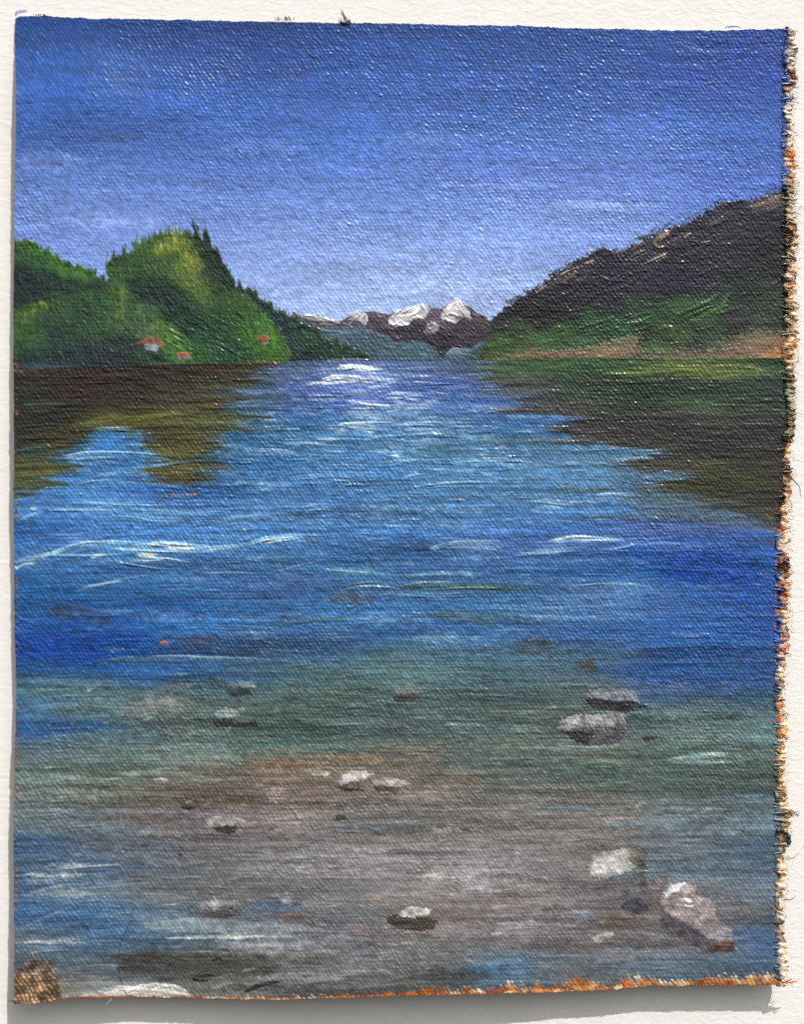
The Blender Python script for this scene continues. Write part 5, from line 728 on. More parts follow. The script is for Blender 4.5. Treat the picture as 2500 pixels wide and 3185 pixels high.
for q, wd, c, a, h in [(((395, 1705), (405, 1703), (412, 1707)), 3, (212, 208, 204), .9, 1.2), (((382, 1713), (402, 1717), (420, 1712)), 3.2, (52, 44, 40), .85, .4), (((412, 1697), (440, 1685)), 1.4, (140, 130, 118), .5, .3), (((340, 1655), (350, 1658), (362, 1660)), 2.4, (190, 192, 186), .8, .6), (((712, 1738), (724, 1736), (735, 1738)), 5, (56, 52, 48), .8, .3), (((722, 1728), (760, 1722)), 3, (132, 124, 120), .5, .3),
                       (((380, 1812), (388, 1818)), 3.4, (58, 50, 46), .85, .8), (((490, 1770), (497, 1772)), 2.4, (196, 120, 60), .8, .3), (((560, 1880), (575, 1886)), 4, (84, 84, 84), .6, .2), (((340, 1366), (352, 1364), (358, 1369)), 3, (176, 110, 50), .85, .5), (((344, 1370), (356, 1371)), 2.2, (120, 70, 40), .8, .4), (((100, 1290), (104, 1293)), 2, (14, 24, 60), .9, .6), (((756, 1193), (760, 1195)), 2, (18, 30, 70), .9, .8)]:
    stroke(q, wd, c, a, .2, h, n=3)
part(60, 'stone_paint', 'painted stone at bottom centre, white crest over a greenish black shadow')
stone(61, Z11, 'white block shaped stone with a green grey right side at lower right', [(((820, 250), (880, 240), (950, 240)), 24, (150, 146, 144), .7), (((1000, 200), (1000, 250), (1005, 310)), 17, (88, 92, 82), .8), (((860, 300), (940, 290)), 10, (128, 124, 122), .6)], [(((1030, 200), (1032, 260), (1028, 320)), 6, (66, 72, 64), .7), (((800, 335), (860, 340), (940, 325), (1030, 330)), 9, (78, 76, 82), .6)],
      [(((810, 225), (840, 230), (830, 270)), 10, (178, 174, 170), .7), (((860, 225), (920, 205), (990, 190)), 9, (182, 178, 174), .7), (((850, 250), (900, 240), (960, 225)), 10, (180, 176, 174), .7), (((820, 285), (880, 270), (940, 265)), 8, (170, 166, 164), .65), (((830, 315), (880, 300)), 6, (160, 158, 154), .6), (((960, 190), (985, 182), (1010, 195)), 5, (150, 150, 136), .6)])
part(62, 'stone_paint', 'large pinkish grey slanting stone at lower right with two thick white highlights')
scum(Zt, [(((1240, 730), (1340, 735), (1330, 760), (1280, 765)), (78, 74, 70), .6), (((190, 784), (290, 782), (260, 796), (200, 794)), (52, 44, 40), .8), (((1010, 830), (1060, 822), (1080, 850), (1010, 855)), (58, 54, 48), .85),
  (((290, 120), (370, 90), (440, 120), (400, 138)), (48, 54, 52), .7), (((60, 150), (150, 130), (260, 128), (250, 160), (100, 170)), (110, 112, 106), .5), (((0, 240), (120, 215), (260, 230), (180, 290), (0, 300)), (120, 124, 122), .5), (((720, 275), (800, 270), (810, 310), (750, 318)), (66, 74, 72), .5),
  (((500, 540), (740, 520), (900, 560), (760, 590), (600, 570)), (120, 92, 66), .45), (((960, 530), (1150, 515), (1400, 540), (1300, 565), (1100, 560)), (136, 100, 68), .45), (((560, 660), (640, 640), (760, 650), (740, 680), (600, 690)), (130, 100, 92), .4), (((640, 700), (720, 690), (780, 705), (700, 715)), (160, 152, 150), .5), (((250, 775), (500, 765), (640, 775), (480, 800)), (126, 92, 76), .45),
  (((0, 745), (200, 735), (360, 745), (300, 775), (50, 775)), (84, 76, 62), .5), (((300, 1330), (400, 1310), (520, 1330), (440, 1375), (320, 1370)), (74, 62, 60), .6), (((330, 1290), (380, 1270), (440, 1300), (380, 1330)), (150, 150, 152), .55), (((560, 1300), (640, 1280), (830, 1290), (820, 1330), (720, 1345), (560, 1340)), (66, 94, 126), .55), (((700, 1265), (800, 1260), (790, 1300), (740, 1300)), (150, 142, 130), .5),
  (((700, 1360), (900, 1355), (900, 1400), (720, 1400)), (96, 74, 72), .5), (((0, 1400), (200, 1380), (420, 1400), (500, 1430), (300, 1450), (0, 1440)), (124, 142, 154), .5), (((1080, 1400), (1250, 1390), (1300, 1450), (1100, 1460)), (104, 82, 78), .4), (((1300, 1450), (1500, 1445), (1560, 1480), (1350, 1490)), (98, 72, 58), .45), (((1480, 1130), (1620, 1150), (1700, 1175), (1500, 1170)), (150, 148, 148), .5), (((1400, 1300), (1180, 1320), (1190, 1300), (1380, 1285)), (120, 96, 84), .4),
  (((1520, 900), (1640, 890), (1700, 920), (1560, 930)), (136, 132, 132), .5), (((0, 1070), (140, 1065), (120, 1100), (0, 1110)), (66, 98, 130), .5), (((540, 1000), (720, 990), (900, 1010), (700, 1030)), (84, 76, 78), .4), (((400, 1130), (560, 1110), (720, 1120), (600, 1160)), (128, 130, 130), .4)], soft=6)
for pid, L_ in [(50, [(((430, 140), (480, 120), (580, 125), (600, 150), (540, 152), (470, 148)), (142, 148, 152), .75), (((430, 160), (500, 147), (560, 160), (580, 180), (500, 200), (450, 185)), (52, 50, 50), .9)]),
                (51, [(((365, 300), (400, 270), (520, 255), (530, 285), (480, 310), (400, 315)), (158, 164, 164), .8), (((370, 330), (420, 318), (500, 340), (600, 330), (600, 355), (480, 362), (380, 360)), (46, 44, 42), .95)]),
                (52, [(((1310, 150), (1400, 135), (1500, 155), (1460, 180), (1330, 178)), (146, 146, 148), .7), (((1310, 195), (1400, 180), (1470, 195), (1440, 220), (1380, 235), (1330, 220)), (58, 50, 52), .9)]),
                (56, [(((885, 600), (920, 585), (1000, 605), (960, 625), (900, 620)), (200, 198, 196), .85)]),
                (57, [(((1030, 665), (1160, 650), (1165, 680), (1030, 688)), (92, 86, 84), .8), (((1030, 655), (1070, 610), (1110, 590), (1210, 605), (1170, 640), (1100, 655), (1040, 665)), (212, 210, 208), .9), (((1015, 686), (1080, 680), (1165, 692), (1165, 700), (1080, 700)), (36, 32, 32), .95)]),
                (58, [(((1210, 640), (1300, 630), (1380, 640), (1415, 665), (1350, 682), (1230, 668)), (192, 188, 186), .85), (((1215, 672), (1290, 677), (1370, 690), (1330, 712), (1220, 697)), (60, 54, 52), .85)]),
                (59, [(((320, 860), (370, 835), (480, 830), (540, 860), (480, 880), (350, 885)), (176, 176, 174), .75), (((375, 895), (430, 883), (495, 895), (480, 925), (390, 925)), (42, 38, 36), .95)]),
                (60, [(((1280, 1370), (1340, 1350), (1400, 1375), (1500, 1370), (1560, 1385), (1540, 1430), (1430, 1440), (1330, 1425), (1290, 1400)), (48, 46, 38), .9), (((1350, 1345), (1420, 1310), (1520, 1330), (1500, 1362), (1400, 1372), (1350, 1368)), (200, 200, 196), .85)])]:
    scum(Zt, L_, pid, 2.6)
for pid, L_ in [(53, [(((500, 262), (560, 225), (700, 212), (850, 220), (880, 270), (900, 320), (840, 325), (800, 305), (700, 290), (600, 280), (520, 295)), (156, 156, 156), .75), (((490, 285), (560, 275), (700, 300), (850, 295), (950, 330), (860, 350), (800, 380), (650, 368), (560, 352)), (46, 42, 44), .92)]),
                (54, [(((300, 490), (340, 430), (420, 400), (600, 400), (700, 375), (810, 390), (800, 440), (790, 500), (780, 560), (700, 602), (500, 602), (400, 560)), (92, 90, 94), .85), (((300, 495), (340, 430), (420, 402), (560, 400), (700, 380), (800, 395), (770, 450), (690, 472), (560, 470), (450, 482), (380, 502)), (170, 171, 171), .8), (((370, 515), (450, 505), (550, 520), (540, 592), (450, 592), (400, 562)), (42, 38, 40), .95), (((540, 545), (700, 545), (780, 555), (700, 600), (560, 600)), (70, 66, 72), .6)]),
                (55, [(((900, 560), (950, 540), (1030, 550), (1000, 575), (930, 580)), (52, 50, 50), .88)]),
                (61, [(((540, 1400), (620, 1380), (760, 1350), (860, 1330), (850, 1400), (860, 1480), (780, 1530), (640, 1565), (540, 1560), (530, 1480)), (178, 174, 170), .9), (((560, 1440), (700, 1390), (760, 1450), (620, 1540), (560, 1500)), (208, 206, 200), .6), (((810, 1335), (900, 1325), (940, 1385), (940, 1610), (870, 1610), (840, 1540), (860, 1470), (820, 1430)), (92, 94, 82), .85), (((880, 1380), (935, 1400), (930, 1600), (890, 1600)), (72, 76, 68), .6)]),
                (None, [(((530, 1590), (700, 1570), (850, 1560), (940, 1580), (930, 1630), (700, 1640), (540, 1640)), (78, 76, 82), 0.81), (((920, 1580), (1080, 1540), (1100, 1600), (1050, 1700), (960, 1720)), (98, 82, 78), .55), (((640, 1640), (900, 1640), (960, 1700), (700, 1700)), (100, 96, 100), 0.54), (((530, 1860), (660, 1810), (940, 1810), (900, 1880), (640, 1890)), (98, 78, 66), 0.81), (((430, 1850), (540, 1800), (560, 1840), (500, 1885)), (78, 110, 138), 0.68), (((540, 1990), (640, 1950), (700, 1930), (680, 1980), (600, 2020)), (160, 160, 154), 0.81), (((700, 1980), (900, 1960), (960, 1990), (800, 2010)), (80, 80, 80), 0.68), (((500, 0), (570, 20), (600, 80), (540, 100), (480, 60), (430, 30)), (62, 68, 64), 0.95), (((80, 1150), (180, 1160), (190, 1190), (110, 1180)), (78, 74, 70), 0.81)]),
                (65, [(((760, 1740), (850, 1700), (960, 1740), (960, 1800), (860, 1812), (770, 1775)), (58, 58, 74), .85)]),
                (62, [(((1030, 1780), (1090, 1820), (1200, 1880), (1290, 1930), (1400, 2000), (1560, 2000), (1550, 2080), (1400, 2090), (1290, 2040), (1150, 1980), (1050, 1900)), (76, 72, 76), .75), (((1040, 1660), (1100, 1600), (1240, 1590), (1320, 1680), (1430, 1740), (1440, 1840), (1540, 1920), (1560, 1990), (1500, 2010), (1380, 1990), (1300, 1920), (1180, 1870), (1080, 1800), (1040, 1740)), (156, 144, 142), .82), (((1060, 1670), (1100, 1620), (1220, 1595), (1270, 1650), (1150, 1690), (1080, 1710)), (186, 184, 182), .6), (((1380, 2020), (1560, 2000), (1550, 2080), (1400, 2090)), (96, 70, 50), .75)])]:
    scum(Zs, L_, pid, 2.6)
for k in range(34):
    x = 330 + R() * 460; y = 400 + R() * 60 - abs(x - 560) * .02
    stroke(Zs((x, y), (x + 14, y + 38 + R() * 30)), .9, (186, 188, 190), .6, .3, .7, n=2)
part(63, 'highlight_paint', 'thick white upper highlight', 62); part(64, 'highlight_paint', 'small thick white lower highlight', 62)
for pid, P_, c in [(63, ((1062, 1668), (1085, 1632), (1140, 1612), (1205, 1590), (1222, 1600), (1180, 1628), (1175, 1655), (1120, 1668), (1085, 1692)), (222, 224, 224)), (64, ((1188, 1712), (1208, 1700), (1240, 1708), (1266, 1728), (1240, 1735), (1205, 1722)), (230, 232, 234)), (64, ((1200, 1745), (1230, 1750), (1280, 1760), (1250, 1768), (1205, 1762)), (215, 218, 220))]:
    poly(Zs(*P_), (lambda x, y, c=np.array(c, dtype=float): c * (1 + .08 * nz(x * .5, y * .6, 1))[..., None]), (1.2, .8), (.5, .5), .92, pid=pid, hgt=1.1, soft=.8)
stone(65, Z11, 'dark slate stone between the white block and the pinkish stone', [(((940, 420), (1000, 425), (1050, 440)), 9, (62, 62, 74), .85)], [(((945, 410), (1000, 405), (1080, 412)), 4, (42, 40, 44), .8), (((960, 445), (1010, 450), (1050, 455)), 5, (54, 54, 66), .8)], [(((950, 395), (1020, 392)), 3, (120, 118, 124), .4)])
part(66, 'stone_paint', 'dark sketchy stones in the murky brown patch near the bottom edge')
poly(Z10((505, 640), (620, 620), (800, 632), (1000, 640), (1100, 655), (1190, 690), (1180, 720), (1050, 735), (900, 700), (700, 715), (560, 725), (505, 700)), (62, 60, 56), (6, 3), (.1, .2), .62, soft=4)
for q, wd, c, a, h in [(((820, 750), (860, 720), (915, 712)), 4, (34, 34, 34), .9, .8), (((850, 735), (890, 730), (920, 735)), 5, (42, 44, 46), .85, .6), (((815, 745), (860, 752), (900, 748)), 2.6, (28, 28, 30), .85, .8), (((900, 668), (930, 655), (950, 672)), 3, (36, 36, 40), .85, .8), (((915, 680), (945, 685)), 3, (34, 34, 36), .8, .6), (((695, 668), (740, 655), (800, 665)), 2, (40, 40, 42), .7, .6), (((710, 690), (740, 675)), 2, (34, 34, 36), .7, .6),
                       (((965, 775), (1010, 770), (1050, 778)), 5, (46, 46, 46), .8, .6), (((1040, 800), (1080, 780), (1140, 760), (1190, 755)), 4.4, (40, 40, 40), .85, .8), (((990, 790), (1050, 800)), 3, (36, 36, 36), .8, .6), (((1080, 765), (1150, 768), (1195, 770)), 3.4, (56, 56, 56), .7, .5), (((520, 660), (600, 650), (700, 660)), 9, (56, 52, 48), .6, .1), (((510, 690), (620, 695)), 8, (60, 54, 50), .5, .1)]:
    stroke(Z10(*q), wd, c, a, .25, h, pid=66)
for q, wd, c, a in [(((900, 790), (950, 770), (1000, 755)), 5, (132, 134, 132), .6), (((1120, 735), (1300, 730), (1500, 725)), 7, (128, 126, 132), .5), (((1200, 760), (1350, 752), (1500, 740)), 4, (150, 150, 154), .5), (((1400, 715), (1500, 710), (1600, 715)), 5, (138, 138, 142), .55), (((1600, 700), (1650, 715), (1690, 735)), 3, (165, 168, 172), .6), (((1200, 780), (1300, 785), (1450, 780)), 5, (74, 74, 78), .5), (((1450, 740), (1600, 735), (1708, 730)), 6, (66, 74, 82), .5), (((1030, 710), (1100, 700)), 3, (160, 164, 166), .5), (((950, 730), (1010, 725)), 3, (120, 122, 120), .5)]:
    stroke(Z10(*q), wd, c, a, .4, .4)
part(67, 'foam_paint', 'thick white sweep of paint on the bottom edge near the left corner')
scum(Z10, [(((430, 812), (500, 784), (560, 772), (620, 764), (700, 768), (770, 780), (825, 812), (800, 828), (440, 828)), (200, 198, 193), .85), (((250, 815), (340, 800), (440, 800), (440, 828), (260, 826)), (160, 160, 162), .6), (((900, 780), (960, 760), (1060, 740), (1180, 735), (1100, 765), (960, 790)), (124, 126, 124), .6)], 67, 2.2)
for q, wd, c, a, h in [(((440, 808), (520, 790), (620, 795), (800, 812)), 7, (196, 194, 190), .8, .5), (((450, 815), (600, 812), (820, 820)), 6, (200, 198, 192), .8, .4), (((420, 800), (500, 782), (560, 785)), 4, (170, 172, 174), .6, .5), (((500, 778), (560, 785), (640, 790)), 3.5, (215, 214, 208), .85, 1.2), (((540, 800), (600, 772), (612, 765)), 2.2, (235, 234, 228), .9, 1.5), (((580, 795), (640, 770), (690, 768)), 3.4, (222, 220, 214), .85, 1.3),
                       (((630, 800), (690, 772), (740, 780)), 3, (228, 226, 220), .85, 1.3), (((680, 770), (740, 775), (800, 800)), 3.2, (205, 204, 200), .8, 1.1), (((600, 800), (650, 795), (720, 805), (800, 815)), 3, (165, 162, 160), .6, .8), (((340, 818), (430, 815)), 3.5, (200, 188, 182), .7, .5)]:
    stroke(Z10(*q), wd, c, a, .3, h, pid=67, hair=1.4)

# ---- orange ground colour bare at the bottom edge and the bare corner
part(70, 'ground_colour_edge', 'strip of bare orange ground colour with stitched looking notches along the bottom edge')
dist = (itp(X, BOT) - Y)
wv01 = sm(-.3, .5, WV + .25 * nz(X * .25, Y * .2, 1))
def edge_band(x0, x1, hgt, teeth, pid=70):
    s = box_ix(x0, 2040, x1, 2135); x = X[s]; y = Y[s]; d = dist[s]
    lim = hgt(x) * (1 + .30 * nz(x * .12, x * 0, 0)) + 2
    m = sm(-.35, .35, 1.15 - d / lim + WV[s] * .75 * sm(0, 5, d) + .25 * nz(x * .5, y * .5, 1)) * (d < lim + teeth) * ((x > x0) & (x < x1))
    n = nz(x * .25, y * .3, 0)
    c = np.array([208, 134, 74]) + n[..., None] * np.array([24, 34, 30])
    c = np.where((nz(x * .12, y * .4, 2) > .9)[..., None], np.array([170, 80, 52]), c)
    c = np.where((n > .9)[..., None], np.array([232, 200, 156]), c)
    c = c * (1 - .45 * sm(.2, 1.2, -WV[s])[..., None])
    RGB[s] = RGB[s] * (1 - m[..., None] * .9) + c * m[..., None] * .9
    ID[s][(m > .5) & (d < lim)] = pid
edge_band(120, 500, lambda x: 1.0 + 0 * x, 3)
edge_band(480, 960, lambda x: itp(x, [(480, 1), (854, 4), (960, 8)]), 13)
edge_band(950, 1655, lambda x: itp(x, [(950, 7), (1100, 9), (1290, 13), (1330, 18), (1380, 9), (1500, 9), (1560, 14), (1655, 12)]), 12)
part(71, 'bare_corner', 'rounded patch of bare brown and ochre canvas in the bottom left corner')
s = box_ix(30, 2020, 160, 2135); x = X[s]; y = Y[s]
r = np.hypot((x - 72) / 62, (y - 2100) / 62) + .07 * nz(x * .2, y * .2, 0) + .05 * nz(x * .5, y * .5, 1)
m = sm(-.4, .4, (1 - r) * 7 + WV[s] * .35) * sm(138, 130, x + 2 * nz(x * .3, y * .3, 1))
g = sm(-.95, .25, WV[s])[..., None]
yy = sm(2045, 2090, y)[..., None]
c = (np.array([92, 80, 78]) * (1 - g) + np.array([150, 124, 114]) * g) * (1 - yy) + (np.array([96, 78, 64]) * (1 - g) + np.array([172, 136, 96]) * g) * yy
c = c * (1 + .18 * nz(x * .3, y * .35, 2))[..., None]
RGB[s] = RGB[s] * (1 - m[..., None] * .93) + c * m[..., None] * .93; ID[s][m > .5] = 71
# left and right rims: bits of orange where the paint stops short
for k in range(260):
    y = random.choice([random.uniform(1060, 1110), random.uniform(1225, 1400), random.uniform(760, 1000), random.uniform(1550, 1700), random.uniform(60, 2100), random.uniform(1840, 1920)])
    x = 33 + abs(random.gauss(0, 5 if 1225 < y < 1450 else 2.5))
    if y < 700: continue
    stroke([(x, y), (x + 3, y + 1)], 1.5, random.choice([(176, 96, 52), (120, 66, 40), (190, 120, 60), (60, 40, 40)]), .7, .3, .2, n=2)
for k in range(420):
    y = random.uniform(700, 2085)
    edge = itp(np.array([y]), RIGHT)[0]
    big = 14 if 1085 < y < 1150 else 3.5
    if y < 760 and y > 700: big = 18 if y > 735 else 5
    if R() > (.9 if big > 10 else .35): continue
    x = edge - abs(random.gauss(0, big))
    stroke([(x - 3, y), (x + 3, y + random.gauss(0, 1))], 1.6 + R(), random.choice([(186, 110, 60), (130, 80, 56), (196, 150, 104), (96, 64, 50), (150, 70, 50)]), .6, .3, .5, n=2)
s = box_ix(1600, 40, 1680, 2130)
dr = (XR - X)[s]; m = (1 - sm(2, 16, dr)) * (Y[s] < 720)
RGB[s] *= (1 - .12 * m[..., None] )

# ================================================================== build the painted sheet
t_ = np.clip((RGB[..., 2] - 1.7 * RGB[..., 1]) / 60, 0, 1) * (ID == 2)
RGB[..., 1] += 20 * t_; RGB[..., 0] -= 8 * t_
t_ = np.clip(1 - (Y - 50) / 330, 0, 1) * (ID == 1)
RGB[..., 0] *= 1 - .38 * t_; RGB[..., 1] *= 1 - .04 * t_; RGB[..., 2] *= 1 - .03 * t_
def desat(mask, k, gain=1.0):
    g = RGB @ np.array([.3, .59, .11]); RGB[mask] = ((RGB * (1 - k) + g[..., None] * k) * gain)[mask]
desat(np.isin(ID, (21, 22)), .16, .97)
desat(np.isin(ID, (3, 4)), .06, .84)
desat(ID == 30, .14, .88)
t_ = np.clip(RGB[..., 2] - 138, 0, 99) * (ID == 2) * sm(1120, 1220, Y)
RGB[..., 2] -= .34 * t_; RGB[..., 1] -= .03 * t_
desat(ID == 2, .17, 1.06)
desat((ID == 2) & (Y > 1700), .26, 1.03)
desat(ID == 1, .15, 1.03)
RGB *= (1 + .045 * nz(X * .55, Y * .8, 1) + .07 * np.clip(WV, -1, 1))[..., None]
t_ = sm(380, 640, Y) * (ID == 1)
RGB[..., 0] += 20 * t_; RGB[..., 1] += 14 * t_; RGB[..., 2] += 8 * t_
t_ = sm(150, 300, Y) * (ID == 1)
RGB[..., 0] += 1 * t_; RGB[..., 1] += 9 * t_; RGB[..., 2] += 3 * t_
print('painted')
# bare relief: weave is softened where the paint lies thick
soften = 1 - np.clip((HI - .3) * .25, 0, .6)
AMP = 0.66
Hrel = (AMP * WV * soften + .8 * HI + .05 * nz(X * .9, Y * 1.0, 1)) * D          # metres above the cloth
# how far the loose cloth stands off the wall (it hangs from its top corners and curls away lower down)
xx = (X - 30) / 1640; yy = (Y - 45) / 2065
def lift(x, y):
    a = np.clip((y - 60) / 330, 0, 1)
    edge_l = 23 * sm(55, 230, y) * np.exp(-((x - 30) / 420) ** 2) + 4 * np.sin(y / 120.)* np.exp(-((x - 30) / 120) ** 2) * sm(100, 300, y)
    edge_b = itp(x, [(30, 36), (200, 32), (300, 28), (420, 30), (600, 40), (800, 44), (1050, 42), (1200, 35), (1400, 31), (1680, 30)]) * sm(1500, 2120, y)
    edge_r = 15 * sm(300, 1500, y) * np.exp(-((x - 1670) / 300) ** 2)
    belly = 9 * sm(60, 900, y) * np.sin(np.pi * np.clip(xx_(x), 0, 1))
    ripple = 2.2 * nz(x * .0045 + 4, y * .0045, 2) * sm(60, 300, y)
    curl = 5.0 * np.exp(-(((x - 195) + .25 * (y - 130)) / 90) ** 2) * np.exp(-((y - 150) / 130) ** 2)
    return (np.maximum(np.maximum(edge_l, edge_b), edge_r + belly) * .8 + .2 * (edge_l + edge_b + edge_r + belly) + ripple + curl + 6.5) * D
def xx_(x): return (x - 30) / 1640
H0 = lift(X, Y)
H = H0 + Hrel
k = (CAMD - H) / CAMD
PXm = (X - CX) * D * k; PZm = (CY - Y) * D * k; PYm = -H
VERT = np.stack([PXm, PYm, PZm], -1).reshape(-1, 3).astype(np.float32)
GLOSS = np.clip(.5 + .25 * nz(X * .05, Y * .05, 2), 0, 1)
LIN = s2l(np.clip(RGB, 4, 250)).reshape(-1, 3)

# ------------------------------------------------------------------ materials
def new_mat(name):
    m = bpy.data.materials.new(name); m.use_nodes = True
    return m, m.node_tree, m.node_tree.nodes['Principled BSDF']
def paint_material(name, rough, spec, bump):
    m, t, b = new_mat(name)
    at = t.nodes.new('ShaderNodeAttribute'); at.attribute_name = 'paint'
    tc = t.nodes.new('ShaderNodeTexCoord')
    n = t.nodes.new('ShaderNodeTexNoise'); n.inputs['Scale'].default_value = 2600; n.inputs['Detail'].default_value = 3
    n2 = t.nodes.new('ShaderNodeTexNoise'); n2.inputs['Scale'].default_value = 90; n2.inputs['Detail'].default_value = 4
    mp = t.nodes.new('ShaderNodeMapping'); mp.inputs['Scale'].default_value = (.35, 1, 2.2)
    t.links.new(tc.outputs['Object'], mp.inputs[0]); t.links.new(mp.outputs[0], n.inputs['Vector']); t.links.new(tc.outputs['Object'], n2.inputs['Vector'])
    mr = t.nodes.new('ShaderNodeMapRange'); mr.inputs['From Min'].default_value = .3; mr.inputs['From Max'].default_value = .7
    mr.inputs['To Min'].default_value = rough - .07; mr.inputs['To Max'].default_value = rough + .10
    t.links.new(n2.outputs[0], mr.inputs[0]); t.links.new(mr.outputs[0], b.inputs['Roughness'])
    bm = t.nodes.new('ShaderNodeBump'); bm.inputs['Strength'].default_value = bump; bm.inputs['Distance'].default_value = 3e-5
    t.links.new(n.outputs[0], bm.inputs['Height']); t.links.new(bm.outputs[0], b.inputs['Normal'])
    t.links.new(at.outputs['Color'], b.inputs['Base Color'])
    b.inputs['Specular IOR Level'].default_value = spec
    return m
M_PAINT = paint_material('oil_paint', .29, .5, .6)
M_FIBRE = paint_material('cloth_fibre', .85, .15, .2)
m, t, b = new_mat('raw_canvas'); M_RAW = m
n = t.nodes.new('ShaderNodeTexNoise'); n.inputs['Scale'].default_value = 900
cr = t.nodes.new('ShaderNodeValToRGB'); cr.color_ramp.elements[0].color = (.30, .19, .10, 1); cr.color_ramp.elements[1].color = (.55, .42, .28, 1)
t.links.new(n.outputs[0], cr.inputs[0]); t.links.new(cr.outputs[0], b.inputs['Base Color']); b.inputs['Roughness'].default_value = .9

# ------------------------------------------------------------------ the canvas and its painted parts
root = bpy.data.objects.new('canvas_painting', None); COL.objects.link(root)
root.location = (0, 0, CZ)
root['label'] = 'unframed oil painting of a mountain lake on loose canvas with a frayed right edge'
root['category'] = 'painting'
vid = np.arange(NU * NV).reshape(NV, NU)
quads = np.stack([vid[:-1, :-1], vid[1:, :-1], vid[1:, 1:], vid[:-1, 1:]], -1).reshape(-1, 4)
fid = ID[:-1, :-1].reshape(-1)
made = {}
def paint_part(i):
    if i in made: return made[i]
    name, label, par = PARTS[i]
    p = root if par is None else paint_part(par)
    f = quads[fid == i]
    if len(f) == 0:
        if i in (40, 43, 46):       # the houses are a roof and a wall
            o = bpy.data.objects.new(name, None); COL.objects.link(o); o.parent = root
            if label: o['label'] = label
            made[i] = o; return o
        print('EMPTY PART', i, name); return p
    uq, inv = np.unique(f, return_inverse=True)
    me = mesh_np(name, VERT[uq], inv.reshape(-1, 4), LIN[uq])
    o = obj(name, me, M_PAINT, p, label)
    made[i] = o
    return o
for i in sorted(PARTS): paint_part(i)
print('sheet built')

def grid_mesh(name, fx, n1, n2, col=None):
    a, b = np.meshgrid(np.linspace(0, 1, n1), np.linspace(0, 1, n2))
    x, y, h = fx(a, b)
    k = (CAMD - h) / CAMD
    V = np.stack([(x - CX) * D * k, -h, (CY - y) * D * k], -1).reshape(-1, 3)
    id_ = np.arange(n1 * n2).reshape(n2, n1)
    F = np.stack([id_[:-1, :-1], id_[1:, :-1], id_[1:, 1:], id_[:-1, 1:]], -1).reshape(-1, 4)
    return V, F, id_
# cloth behind the paint: two sheets joined round the rim
def cloth_side(off):
    def f(a, b):
        y0 = 45 + b * 2065
        xl = itp(y0, LEFT) + .9; xr = itp(y0, RIGHT) - .5
        x = xl + a * (xr - xl)
        y = itp(x, TOP) + .9 + b * (itp(x, BOT) - itp(x, TOP) - 1.8)
        return x, y, lift(x, y) + off * D
    return f
V1, F1, I1 = grid_mesh('a', cloth_side(-3.6), 90, 120); V2, F2, I2 = grid_mesh('b', cloth_side(-6.0), 90, 120)
nV = len(V1)
def rim(I): return np.concatenate([I[0, :-1], I[:-1, -1], I[-1, :0:-1], I[:0:-1, 0]])
r1 = rim(I1); r2 = rim(I2) + nV
Fr = np.stack([r1, np.roll(r1, -1), np.roll(r2, -1), r2], -1)
me = mesh_np('cloth', np.vstack([V1, V2]), np.vstack([F1, F2[:, ::-1] + nV, Fr]))
obj('cloth', me, M_RAW, root, 'woven raw canvas behind the paint')

# ------------------------------------------------------------------ fibres
def tubes(name, items, mat, parent, sides=5, label=None, kind=None):
    VV, FF, CC = [], [], []; base = 0
    ang = np.arange(sides) * 2 * np.pi / sides
    for P, r, c in items:
        P = np.asarray(P, dtype=float); n = len(P)
        T = np.gradient(P, axis=0); T /= np.linalg.norm(T, axis=1)[:, None] + 1e-12
        ref = np.array([0.13, 1.0, 0.07]); A = np.cross(T, ref); A /= np.linalg.norm(A, axis=1)[:, None] + 1e-9; B = np.cross(T, A)
        r = np.broadcast_to(r, (n,))
        ring = P[:, None] + (A[:, None] * np.cos(ang)[None, :, None] + B[:, None] * np.sin(ang)[None, :, None]) * r[:, None, None]
        VV.append(ring.reshape(-1, 3)); CC.append(np.repeat(np.broadcast_to(np.asarray(c, dtype=float), (n, 3)), sides, 0))
        idx = base + np.arange(n * sides).reshape(n, sides); nx = np.roll(idx, -1, axis=1)
        FF.append(np.stack([idx[:-1], nx[:-1], nx[1:], idx[1:]], -1).reshape(-1, 4)); base += n * sides
    me = mesh_np(name, np.vstack(VV), np.vstack(FF), s2l(np.vstack(CC)))
    return obj(name, me, mat, parent, label, kind)
def wig(x, y, h, dx, dy, n, amp, dh=0, curl=0):
    """a short crooked fibre starting at x,y (drawing units), h units above the wall"""
    t = np.linspace(0, 1, n); ph = R() * 6.28; ph2 = R() * 6.28
    f1 = 1.2 + R() * 1.5
    px = x + dx * t + amp * np.sin(f1 * 6.28 * t + ph) * t ** .5 - amp * math.sin(ph) * 0
    py = y + dy * t + amp * np.sin(f1 * 5.1 * t + ph2) * t ** .5 + curl * np.sin(np.pi * t)
    hh = h + dh * t + amp * .6 * np.sin(4 * t + ph2) * t ** .5
    hh = np.maximum(hh, 1.0)
    return np.stack(place(px, py, hh * D), -1)
